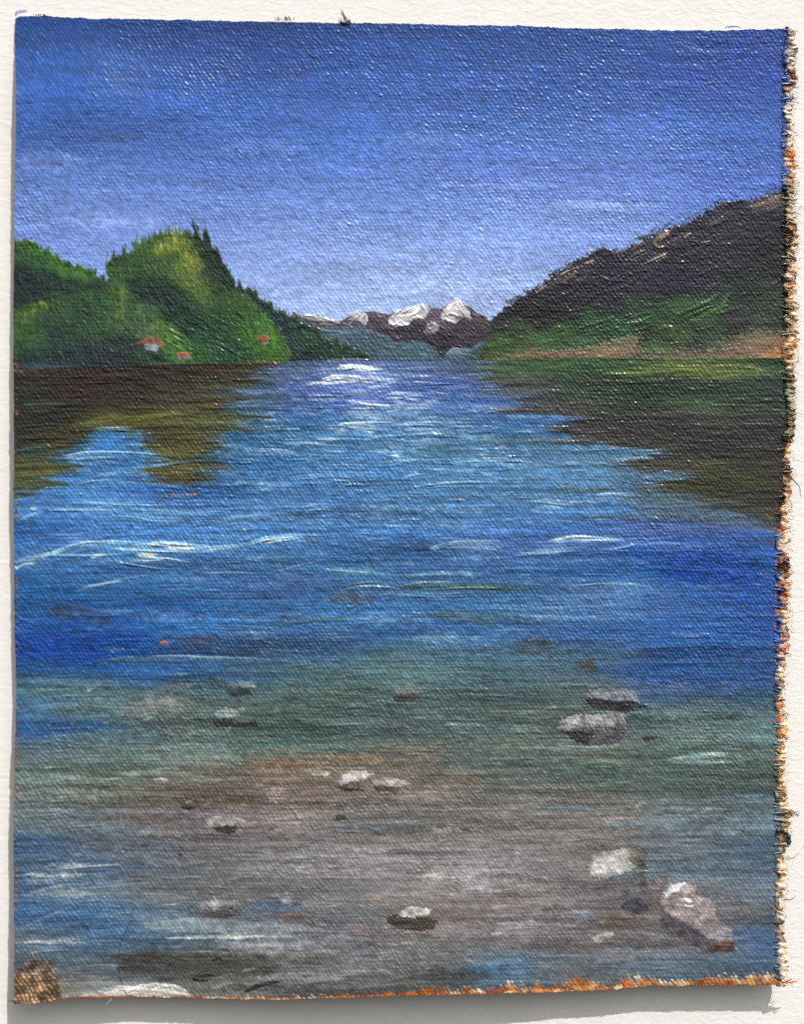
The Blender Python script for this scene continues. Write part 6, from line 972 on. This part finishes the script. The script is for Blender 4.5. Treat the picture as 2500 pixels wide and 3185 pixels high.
ZN = [(55, 150, 140, 130, .15, .6), (120, 150, 140, 132, .2, .6), (150, 128, 96, 88, .2, .5), (200, 120, 84, 76, .3, .5), (240, 170, 160, 150, .2, .8), (300, 205, 150, 120, .4, .9), (330, 210, 110, 60, .7, .9), (360, 225, 180, 140, .4, .9), (400, 200, 182, 155, .3, .6), (460, 150, 130, 105, .3, .3),
      (520, 190, 165, 130, .3, .4), (580, 170, 120, 90, .5, .4), (620, 200, 160, 120, .5, .6), (680, 170, 140, 110, .4, .5), (740, 226, 150, 80, .8, .9), (770, 220, 180, 140, .3, .5), (800, 130, 125, 95, .1, .1), (860, 110, 105, 80, .1, .05), (920, 80, 80, 60, .1, .0), (958, 214, 130, 70, .6, .6), (985, 165, 140, 110, .3, .5),
      (1015, 120, 90, 66, .3, .2), (1040, 180, 140, 105, .3, .5), (1060, 200, 110, 60, .7, .8), (1120, 212, 130, 66, .8, .9), (1150, 232, 200, 165, .4, .9), (1180, 120, 60, 44, .7, .3), (1230, 140, 90, 66, .5, .3), (1260, 160, 80, 50, .7, .3), (1300, 200, 160, 120, .4, .6), (1340, 150, 100, 72, .4, .5), (1380, 150, 66, 46, .7, .3), (1420, 200, 170, 135, .2, .6),
      (1460, 180, 160, 130, .2, .5), (1510, 216, 110, 52, .8, .6), (1570, 220, 140, 80, .7, .8), (1620, 220, 160, 95, .6, .7), (1670, 170, 130, 80, .4, .3), (1720, 150, 130, 95, .3, .2), (1770, 200, 165, 115, .4, .4), (1810, 96, 86, 72, .2, .1), (1850, 214, 150, 90, .7, .7), (1890, 210, 165, 110, .5, .7), (1930, 120, 110, 96, .3, .2), (1980, 180, 150, 120, .4, .5), (2030, 200, 180, 150, .3, .5), (2085, 232, 205, 180, .4, .9)]
ZA = np.array(ZN, dtype=float)
def zone(y): return np.array([np.interp(y, ZA[:, 0], ZA[:, j]) for j in range(1, 6)])
WID = [(55, 10), (75, 24), (110, 26), (160, 27), (165, 36), (180, 24), (230, 27), (250, 22), (300, 24), (350, 32), (360, 28), (420, 34), (470, 32), (520, 33), (600, 31), (700, 33), (760, 30), (830, 28), (900, 20), (950, 24), (1000, 26), (1040, 22), (1085, 26), (1140, 34), (1200, 32), (1260, 34), (1300, 33), (1360, 32), (1400, 24), (1470, 22), (1520, 25), (1600, 24), (1700, 26), (1730, 32), (1780, 31), (1830, 24), (1880, 26), (1920, 18), (1990, 20), (2040, 22), (2080, 24), (2095, 36)]
def fringe(a, b):
    y = 56 + b * 2040
    p = y / 11.5 + 1.1 * nz(y * .06, y * 0 + 2, 0) + .12 * nz(a * 5, y * .2, 1)
    t = np.abs(np.sin(np.pi * p)) ** .7
    x0 = itp(y, RIGHT) - 3.0
    wd = itp(y, WID) * (.70 + .22 * t + .10 * nz(y * .16, y * 0 + 3, 0) + .07 * nz(y * .8, y * 0 + 7, 1)) + 1
    wd = np.maximum(wd, 5)
    x = x0 + a * wd; yy = y + 2.6 * a * np.sin(p * 2.1) + 1.2 * nz(a * 9, y * .3, 1) * a + a * 2.0
    h = lift(x0, y) - (1.6 + 2.5 * a) * D + (3.4 * t * (.6 + .4 * a) + 1.5 * nz(x * .35, y * .42, 0) + 1.3 * nz(x * .7, y * .8, 1)) * D
    x = x + 2.2 * nz(a * 3, y * .12, 2) * a; return x, yy, np.maximum(h, 1.0 * D), t
Vf, Ff, If = grid_mesh('fr', lambda a, b: fringe(a, b)[:3], 26, 1500)
a, b_ = np.meshgrid(np.linspace(0, 1, 26), np.linspace(0, 1, 1500)); xv, yv, _, tv = fringe(a, b_)
zc = np.stack([np.interp(yv, ZA[:, 0], ZA[:, j]) for j in (1, 2, 3)], -1)
nn = nz(xv * .28, yv * .5, 0); n2_ = nz(xv * .6, yv * .9, 2); cream = np.interp(yv, ZA[:, 0], ZA[:, 5]); orng = np.interp(yv, ZA[:, 0], ZA[:, 4])
cc = (zc * 1.08) * (1 + .12 * n2_)[..., None]
pale = np.clip(sm(-.5, 1.0, nn + .8 * (tv - .5) + .5 * (a - .4)) * (.28 + .85 * cream), 0, .92); cc = cc * (1 - pale[..., None]) + np.array([244, 230, 208]) * pale[..., None]
og = sm(.4, 1.2, nz(xv * .15, yv * .22, 1)) * orng; cc = cc * (1 - .75 * og[..., None]) + np.array([214, 120, 62]) * .75 * og[..., None]
dk = sm(.5, .0, tv) * sm(.8, .2, a + .2 * nn) * .75 + sm(.9, 1.6, -nn) * .6 * (1 - .6 * cream); dk = np.clip(dk, 0, .9); cc = cc * (1 - dk[..., None]) + np.array([70, 50, 42]) * dk[..., None]
edgec = np.stack([np.interp(yv, np.linspace(50, 2110, NV), RGB[:, -6, j]) for j in range(3)], -1)
mixe = np.clip(sm(.42, .05, a - .25 * (tv - .5) + .16 * nz(xv * .2, yv * .45, 1)), 0, 1)[..., None]
cc = cc * (1 - mixe) + edgec * .9 * mixe
me = mesh_np('frayed_edge', Vf, Ff, s2l(np.clip(cc, 8, 245)).reshape(-1, 3))
obj('frayed_edge', me, M_FIBRE, root, 'ragged band of crushed weave along the right edge')

items = []; y = 58.0
while y < 2092:
    z = zone(y); x0 = itp(np.array([y]), RIGHT)[0]; h0 = float(lift(np.array([x0]), np.array([y]))[0]) / D
    wdt = itp(np.array([y]), WID)[0]
    j = int(np.clip((y - 50) / 2060 * NV, 0, NV - 1)); pc = RGB[j, -10]
    if R() < .30:
        ln = min(wdt * random.uniform(.45, .95), 30); n = 7; t_ = np.linspace(0, 1, n)
        P_ = wig(x0 - 6, y, h0 + .1, ln + 5, random.uniform(-2, 9), n, 1.2, -2, random.uniform(-2.5, 3))
        c = pc[None, :] * (1 - t_[:, None] ** 2 * .5) + z[:3][None, :] * t_[:, None] ** 2 * .5
        items.append((P_, D * random.uniform(1.6, 3.0) * np.array([1, 1.1, 1.1, 1.0, .9, .7, .25]), np.clip(c * random.uniform(.8, 1.1), 8, 245)))
    y += random.uniform(5, 9)
tubes('weft_thread', items, M_PAINT, root, 6, 'paint coated thread ends sticking out of the frayed right edge', 'stuff')
items = []
for q in range(2200):
    y = random.uniform(58, 2096); z = zone(y); wdt = itp(np.array([y]), WID)[0]
    if R() > .35 + .65 * z[4]: 
        if R() < .5: continue
    x0 = itp(np.array([y]), RIGHT)[0]; h0 = float(lift(np.array([x0]), np.array([y]))[0]) / D
    st_ = wdt * random.uniform(.15, .98)
    c = np.array([236, 216, 190]) if R() < .25 + z[4] * .5 else (z[:3] * random.uniform(.6, 1.2) if R() < .65 else np.array(random.choice([(200, 104, 56), (110, 72, 56), (224, 156, 100), (240, 220, 196)])))
    items.append((wig(x0 + st_, y, h0 + random.uniform(-1, 2), random.gauss(2, 4), random.gauss(0, 4), 6, random.uniform(.6, 2.0), random.uniform(-2, 1.5)), D * random.uniform(.22, .6), np.clip(c, 8, 245)))
tubes('fibre_fuzz', items, M_FIBRE, root, 4, 'fine curling fibres along the frayed right edge', 'stuff')

# fuzz on the other three edges
items = []
for q in range(900):
    side = random.choice('tttlbbb')
    if side == 't':
        x = random.choice([random.uniform(33, 1665), random.uniform(380, 700), random.uniform(600, 900)]); y = itp(np.array([x]), TOP)[0] + 1; dx, dy = random.gauss(0, 1.6), -random.uniform(.6, 2.6)
        c = random.choice([(120, 100, 90), (60, 70, 120), (205, 190, 170), (60, 44, 40), (30, 60, 120)])
    elif side == 'b':
        x = random.uniform(33, 1665); y = itp(np.array([x]), BOT)[0] - 1; dx, dy = random.gauss(0, 1.6), random.uniform(.5, 2.2)
        c = random.choice([(205, 130, 70), (150, 90, 50), (80, 60, 50), (220, 190, 150)])
    else:
        y = random.uniform(60, 2110); x = itp(np.array([y]), LEFT)[0] + 1; dx, dy = -random.uniform(.5, 2.0), random.gauss(0, 1.5); c = random.choice([(120, 80, 60), (70, 60, 70), (200, 170, 150)])
    h0 = float(lift(np.array([x]), np.array([y]))[0]) / D
    items.append((wig(x, y, h0 - .5, dx, dy, 4, .5), D * random.uniform(.25, .6), c))
tubes('edge_fuzz', items, M_FIBRE, root, 4, 'tiny cut fibres along the top, left and bottom edges', 'stuff')

def hh(x, y): return float(lift(np.array([float(x)]), np.array([float(y)]))[0]) / D
def path3(pts, lift_=1.6, n=24, on=True):
    Pp = smooth_pts(pts, n); return np.stack(place(Pp[:, 0], Pp[:, 1], np.array([(hh(a, b) if on else 0) + lift_ for a, b in Pp]) * D), -1)
def tuft(x, y, n, spread, ln, dirx, diry, cols, label, thick=.6):
    it = []
    for q in range(n):
        it.append((wig(x + random.gauss(0, spread), y + random.gauss(0, .8), hh(x, y) - 1 + R() * 3, dirx * random.uniform(.5, 1.1) * ln + random.gauss(0, ln * .2), diry * random.uniform(.4, 1.1) * ln + random.gauss(0, ln * .2), 6, random.uniform(.4, 1.5), 1), D * random.uniform(.3, thick), random.choice(cols)))
    tubes('thread_tuft', it, M_FIBRE, root, 4, label)
tuft(612, 43, 20, 6, 8, -.2, -.9, [(110, 110, 150), (200, 185, 165), (60, 60, 90)], 'small grey blue tuft on the top edge left of the centre')
tuft(590, 44, 12, 3, 7, -.3, -.9, [(110, 100, 120), (200, 175, 150)], 'sparse tuft at the left end of the top edge fuzz')
tuft(742, 48, 26, 3, 9, -.3, -.6, [(70, 80, 120), (40, 50, 90), (190, 160, 130)], 'tuft at the foot of the dark blue spike on the top edge', .7)
tuft(88, 33, 20, 7, 3, 0, -.3, [(90, 74, 70), (60, 50, 52), (150, 130, 110)], 'brown tuft near the top left corner', 1.0)
tuft(1682, 160, 16, 2, 14, .7, .6, [(150, 84, 66), (190, 120, 90)], 'reddish tuft near the top of the right edge', .7)
tuft(1680, 65, 20, 4, 10, .3, .6, [(150, 140, 128), (200, 188, 170)], 'grey tuft at the top right corner', .9)
tuft(1668, 2086, 40, 9, 14, .9, .0, [(240, 222, 200), (214, 140, 90), (180, 90, 60)], 'cream tuft at the bottom right corner', .9)
tuft(34, 2128, 26, 4, 9, -.9, -.1, [(96, 84, 66), (60, 50, 40), (150, 130, 100)], 'dark tuft at the bottom left corner', .7)
tuft(1676, 1722, 14, 3, 20, .9, .7, [(120, 110, 80), (90, 80, 60)], 'thin tuft low on the right edge', .5)
# the dark spike of bent threads above the top edge
it = []
for q in range(15):
    e = (726 + random.gauss(0, 2.2), 18 + R() * 14)
    it.append((path3([(740 + random.gauss(0, 2), 51), (735 + random.gauss(0, 2), 42), (731 + random.gauss(0, 1.5), 34), e], 1 + R() * 3, 10), D * np.linspace(.7, .2, len(path3([(0, 0), (1, 1), (2, 2), (3, 3)], 1, 10))), random.choice([(96, 104, 124), (70, 78, 100), (130, 132, 144)])))
for q in range(10): it.append((path3([(736, 50), (726, 50 + random.gauss(0, 2)), (722 + R() * 10, 47 + random.gauss(0, 2))], 1 + R() * 3, 8), D * .5, (40, 46, 70)))
tubes('loose_thread', it, M_FIBRE, root, 4, 'dark blue spike of bent threads sticking up from the top edge')
for pts, r, c, lab in [([(1676, 1010), (1688, 1024), (1698, 1036), (1699, 1050), (1700, 1056)], .9, (96, 66, 56), 'longest brown thread dangling off the right edge beside the dark reflection'),
                       ([(1672, 1822), (1682, 1824), (1690, 1818), (1697, 1812)], .9, (190, 130, 90), 'short orange thread bent upward low on the right edge'),
                       ([(1664, 1912), (1676, 1912), (1684, 1909), (1690, 1905)], .9, (130, 70, 56), 'short rust thread near the bottom of the right edge')]:
    p_ = path3(pts, 2.0, 20); tubes('loose_thread', [(p_, D * np.linspace(r * 1.6, r * .35, len(p_)), c)] + [(p_ + np.array([0, 0, D * .8]) * np.linspace(1, 0, len(p_))[:, None], D * .4, tuple(int(v_ * .7) for v_ in c))], M_FIBRE, root, 5, lab)

# a coil of dried paint hanging on the right edge (dark loop low down, brown knot halfway)
def knot(name, lab, pts, r, c, mat):
    p_ = path3(pts, 4.0, 26); rr_ = D * r * (1 + .25 * np.sin(np.arange(len(p_)) * 1.3)); tubes(name, [(p_, rr_, c)], mat, root, 8, lab)
knot('paint_blob', 'glossy dark blue loop of paint clogged thread low on the right edge', [(1650, 1766), (1658, 1764), (1667, 1768), (1674, 1776), (1676, 1788), (1670, 1798)], 4.2, (44, 56, 68), M_PAINT)
knot('paint_blob', 'brown curled knot on the right edge beside the deep blue water', [(1655, 1198), (1664, 1192), (1672, 1195), (1675, 1203), (1669, 1209), (1664, 1203)], 3.4, (84, 62, 58), M_PAINT)
knot('paint_blob', 'black loop on the right edge beside the purple mountain', [(1660, 480), (1672, 484), (1682, 492), (1684, 504), (1674, 512)], 2.6, (44, 40, 34), M_PAINT)

# ------------------------------------------------------------------ loose hairs and lint: things of their own
def hair(label, pts, r, c, on=True, lift_=1.4, mat=M_FIBRE, cat='hair'):
    p_ = path3(pts, lift_, 40, on); o = tubes('hair', [(p_ - np.array(p_[0]), D * r, c)], mat, None, 5, label); o['category'] = cat
    o.location = (p_[0][0], p_[0][1], p_[0][2] + CZ); return o
hair('long fine dark hair curving down through the blue lower left corner of the painting', Z10((570, 440), (545, 520), (515, 590), (503, 680), (515, 750), (540, 812)), .36, (34, 30, 28))
hair('tiny white curled fibre lying on the grey green shallows at lower left', Z10((505, 35), (514, 50), (514, 75), (506, 105)), .38, (190, 190, 185))
hair('pale wavy fibre on the teal strip just above the deep blue at the right edge', [(1558, 1102), (1571, 1112), (1579, 1126), (1594, 1130), (1605, 1142), (1622, 1146), (1635, 1160)], .26, (150, 158, 160))
hair('short pale bristle crossing the bottom centre painted stone', Z11((-28, 570), (0, 552), (60, 545)), .4, (190, 185, 175))
hair('thin dark hair sticking out over the wall beside the dark reflection', [(1680, 879), (1690, 877), (1700, 880), (1707, 881)], .35, (110, 104, 100), True, 2)
hair('thin hair reaching the frame edge halfway down the right side', [(1684, 980), (1692, 978), (1702, 981), (1708, 983)], .35, (110, 104, 100), True, 2)
hair('fine dark hair curling up off the right edge near the bottom', [(1698, 1808), (1706, 1800), (1709, 1790), (1709, 1780)], .3, (120, 112, 104), True, 2)
hair('faint curly fibre in the shadow below the left end of the bottom edge', [(232, 2120), (238, 2124), (231, 2128), (226, 2137)], .35, (200, 190, 180), True, -2)
hair('fine dark hair on the blue strokes below the middle of the painting', Z8((1395, 95), (1440, 95), (1470, 65), (1530, 40)), .3, (40, 60, 80))

# ------------------------------------------------------------------ wall
m, t, b = new_mat('white_wall')
tc = t.nodes.new('ShaderNodeTexCoord')
def noise(scale, detail, rough=.5, dist=0):
    n = t.nodes.new('ShaderNodeTexNoise'); n.inputs['Scale'].default_value = scale; n.inputs['Detail'].default_value = detail; n.inputs['Roughness'].default_value = rough; n.inputs['Distortion'].default_value = dist
    t.links.new(tc.outputs['Object'], n.inputs['Vector']); return n
b1 = t.nodes.new('ShaderNodeBump'); b1.inputs['Strength'].default_value = 1.0; b1.inputs['Distance'].default_value = 1.1e-4
b2 = t.nodes.new('ShaderNodeBump'); b2.inputs['Strength'].default_value = 1.0; b2.inputs['Distance'].default_value = 1.2e-4
mp = t.nodes.new('ShaderNodeMapping'); mp.inputs['Scale'].default_value = (.6, 1, 1.15); t.links.new(tc.outputs['Object'], mp.inputs[0])
na = noise(950, 3, .55, .4); nb = noise(420, 2, .5, .6)
t.links.new(mp.outputs[0], nb.inputs['Vector']); t.links.new(mp.outputs[0], na.inputs['Vector'])
t.links.new(na.outputs[0], b1.inputs['Height']); t.links.new(nb.outputs[0], b2.inputs['Height']); t.links.new(b1.outputs[0], b2.inputs['Normal']); t.links.new(b2.outputs[0], b.inputs['Normal'])
cr = t.nodes.new('ShaderNodeValToRGB'); cr.color_ramp.elements[0].color = (.79, .77, .735, 1); cr.color_ramp.elements[1].color = (.85, .835, .80, 1)
t.links.new(noise(60, 4).outputs[0], cr.inputs[0]); t.links.new(cr.outputs[0], b.inputs['Base Color'])
b.inputs['Roughness'].default_value = .75; b.inputs['Specular IOR Level'].default_value = .25
M_WALL = m
aa, bb = np.meshgrid(np.linspace(-.45, .45, 60), np.linspace(-.5, .5, 60))
Vw = np.stack([aa, 0.00002 * nz(aa * 60 + 200, bb * 60 + 300, 0), bb], -1).reshape(-1, 3)
id_ = np.arange(3600).reshape(60, 60); Fw = np.stack([id_[:-1, :-1], id_[:-1, 1:], id_[1:, 1:], id_[1:, :-1]], -1).reshape(-1, 4)
o = obj('wall', mesh_np('wall', Vw, Fw), M_WALL, None, None, 'structure'); o.location = (0, 0.0, CZ)

# dabs of old tack paint left on the wall above two corners
def dab(label, pts, wdt, thick, c, name='paint_smear'):
    P_ = smooth_pts(pts, 22); n = len(P_); T = np.gradient(P_, axis=0); T /= np.linalg.norm(T, axis=1)[:, None] + 1e-9; N = np.stack([-T[:, 1], T[:, 0]], -1)
    sN = 13; sgrid = np.linspace(-1, 1, sN); t_ = np.linspace(0, 1, n)
    wv_ = wdt * np.sqrt(np.clip(4 * t_ * (1 - t_), .02, 1)) * (1 + .25 * nz(t_ * 9, t_ * 0 + wdt, 1))
    x = P_[:, None, 0] + N[:, None, 0] * sgrid[None] * wv_[:, None]; y = P_[:, None, 1] + N[:, None, 1] * sgrid[None] * wv_[:, None]
    x = x + .9 * nz(x * .3, y * .3, 1); y = y + .9 * nz(x * .3 + 50, y * .3, 2)
    br = nz(sgrid[None] * 5 + 0 * t_[:, None], t_[:, None] * 4 + 0 * sgrid[None], 0)
    h = thick * (1 - sgrid[None] ** 2) * (.7 + .3 * br) * np.clip(4 * t_ * (1 - t_), 0, 1)[:, None] - .1
    V_ = np.stack(place(x, y, h * D), -1).reshape(-1, 3)
    I_ = np.arange(n * sN).reshape(n, sN); F_ = np.stack([I_[:-1, :-1], I_[1:, :-1], I_[1:, 1:], I_[:-1, 1:]], -1).reshape(-1, 4)
    pal = sm(.0, 1.0, br)[..., None]; cx = np.array(c) * (1 - pal) + np.array([228, 224, 220]) * pal
    cen = V_.mean(0); me_ = mesh_np(name, V_ - cen, F_, s2l(cx).reshape(-1, 3)); o_ = obj(name, me_, M_PAINT, None, label); o_['category'] = 'paint smear'; o_.location = (cen[0], cen[1], cen[2] + CZ); return o_
dab('lilac curved paint smear on the wall above the top left corner of the canvas', [(38, 40), (37, 31), (44, 24), (55, 22), (62, 24)], 4.2, 1.6, (150, 156, 205))
dab('faint white blue paint smear on the wall above the top right part of the canvas', [(1538, 61), (1545, 55), (1556, 53), (1568, 54), (1578, 60)], 5.0, 2.4, (205, 214, 232))

print('tris', sum(len(o.data.polygons) for o in bpy.data.objects if o.type == 'MESH') * 2)
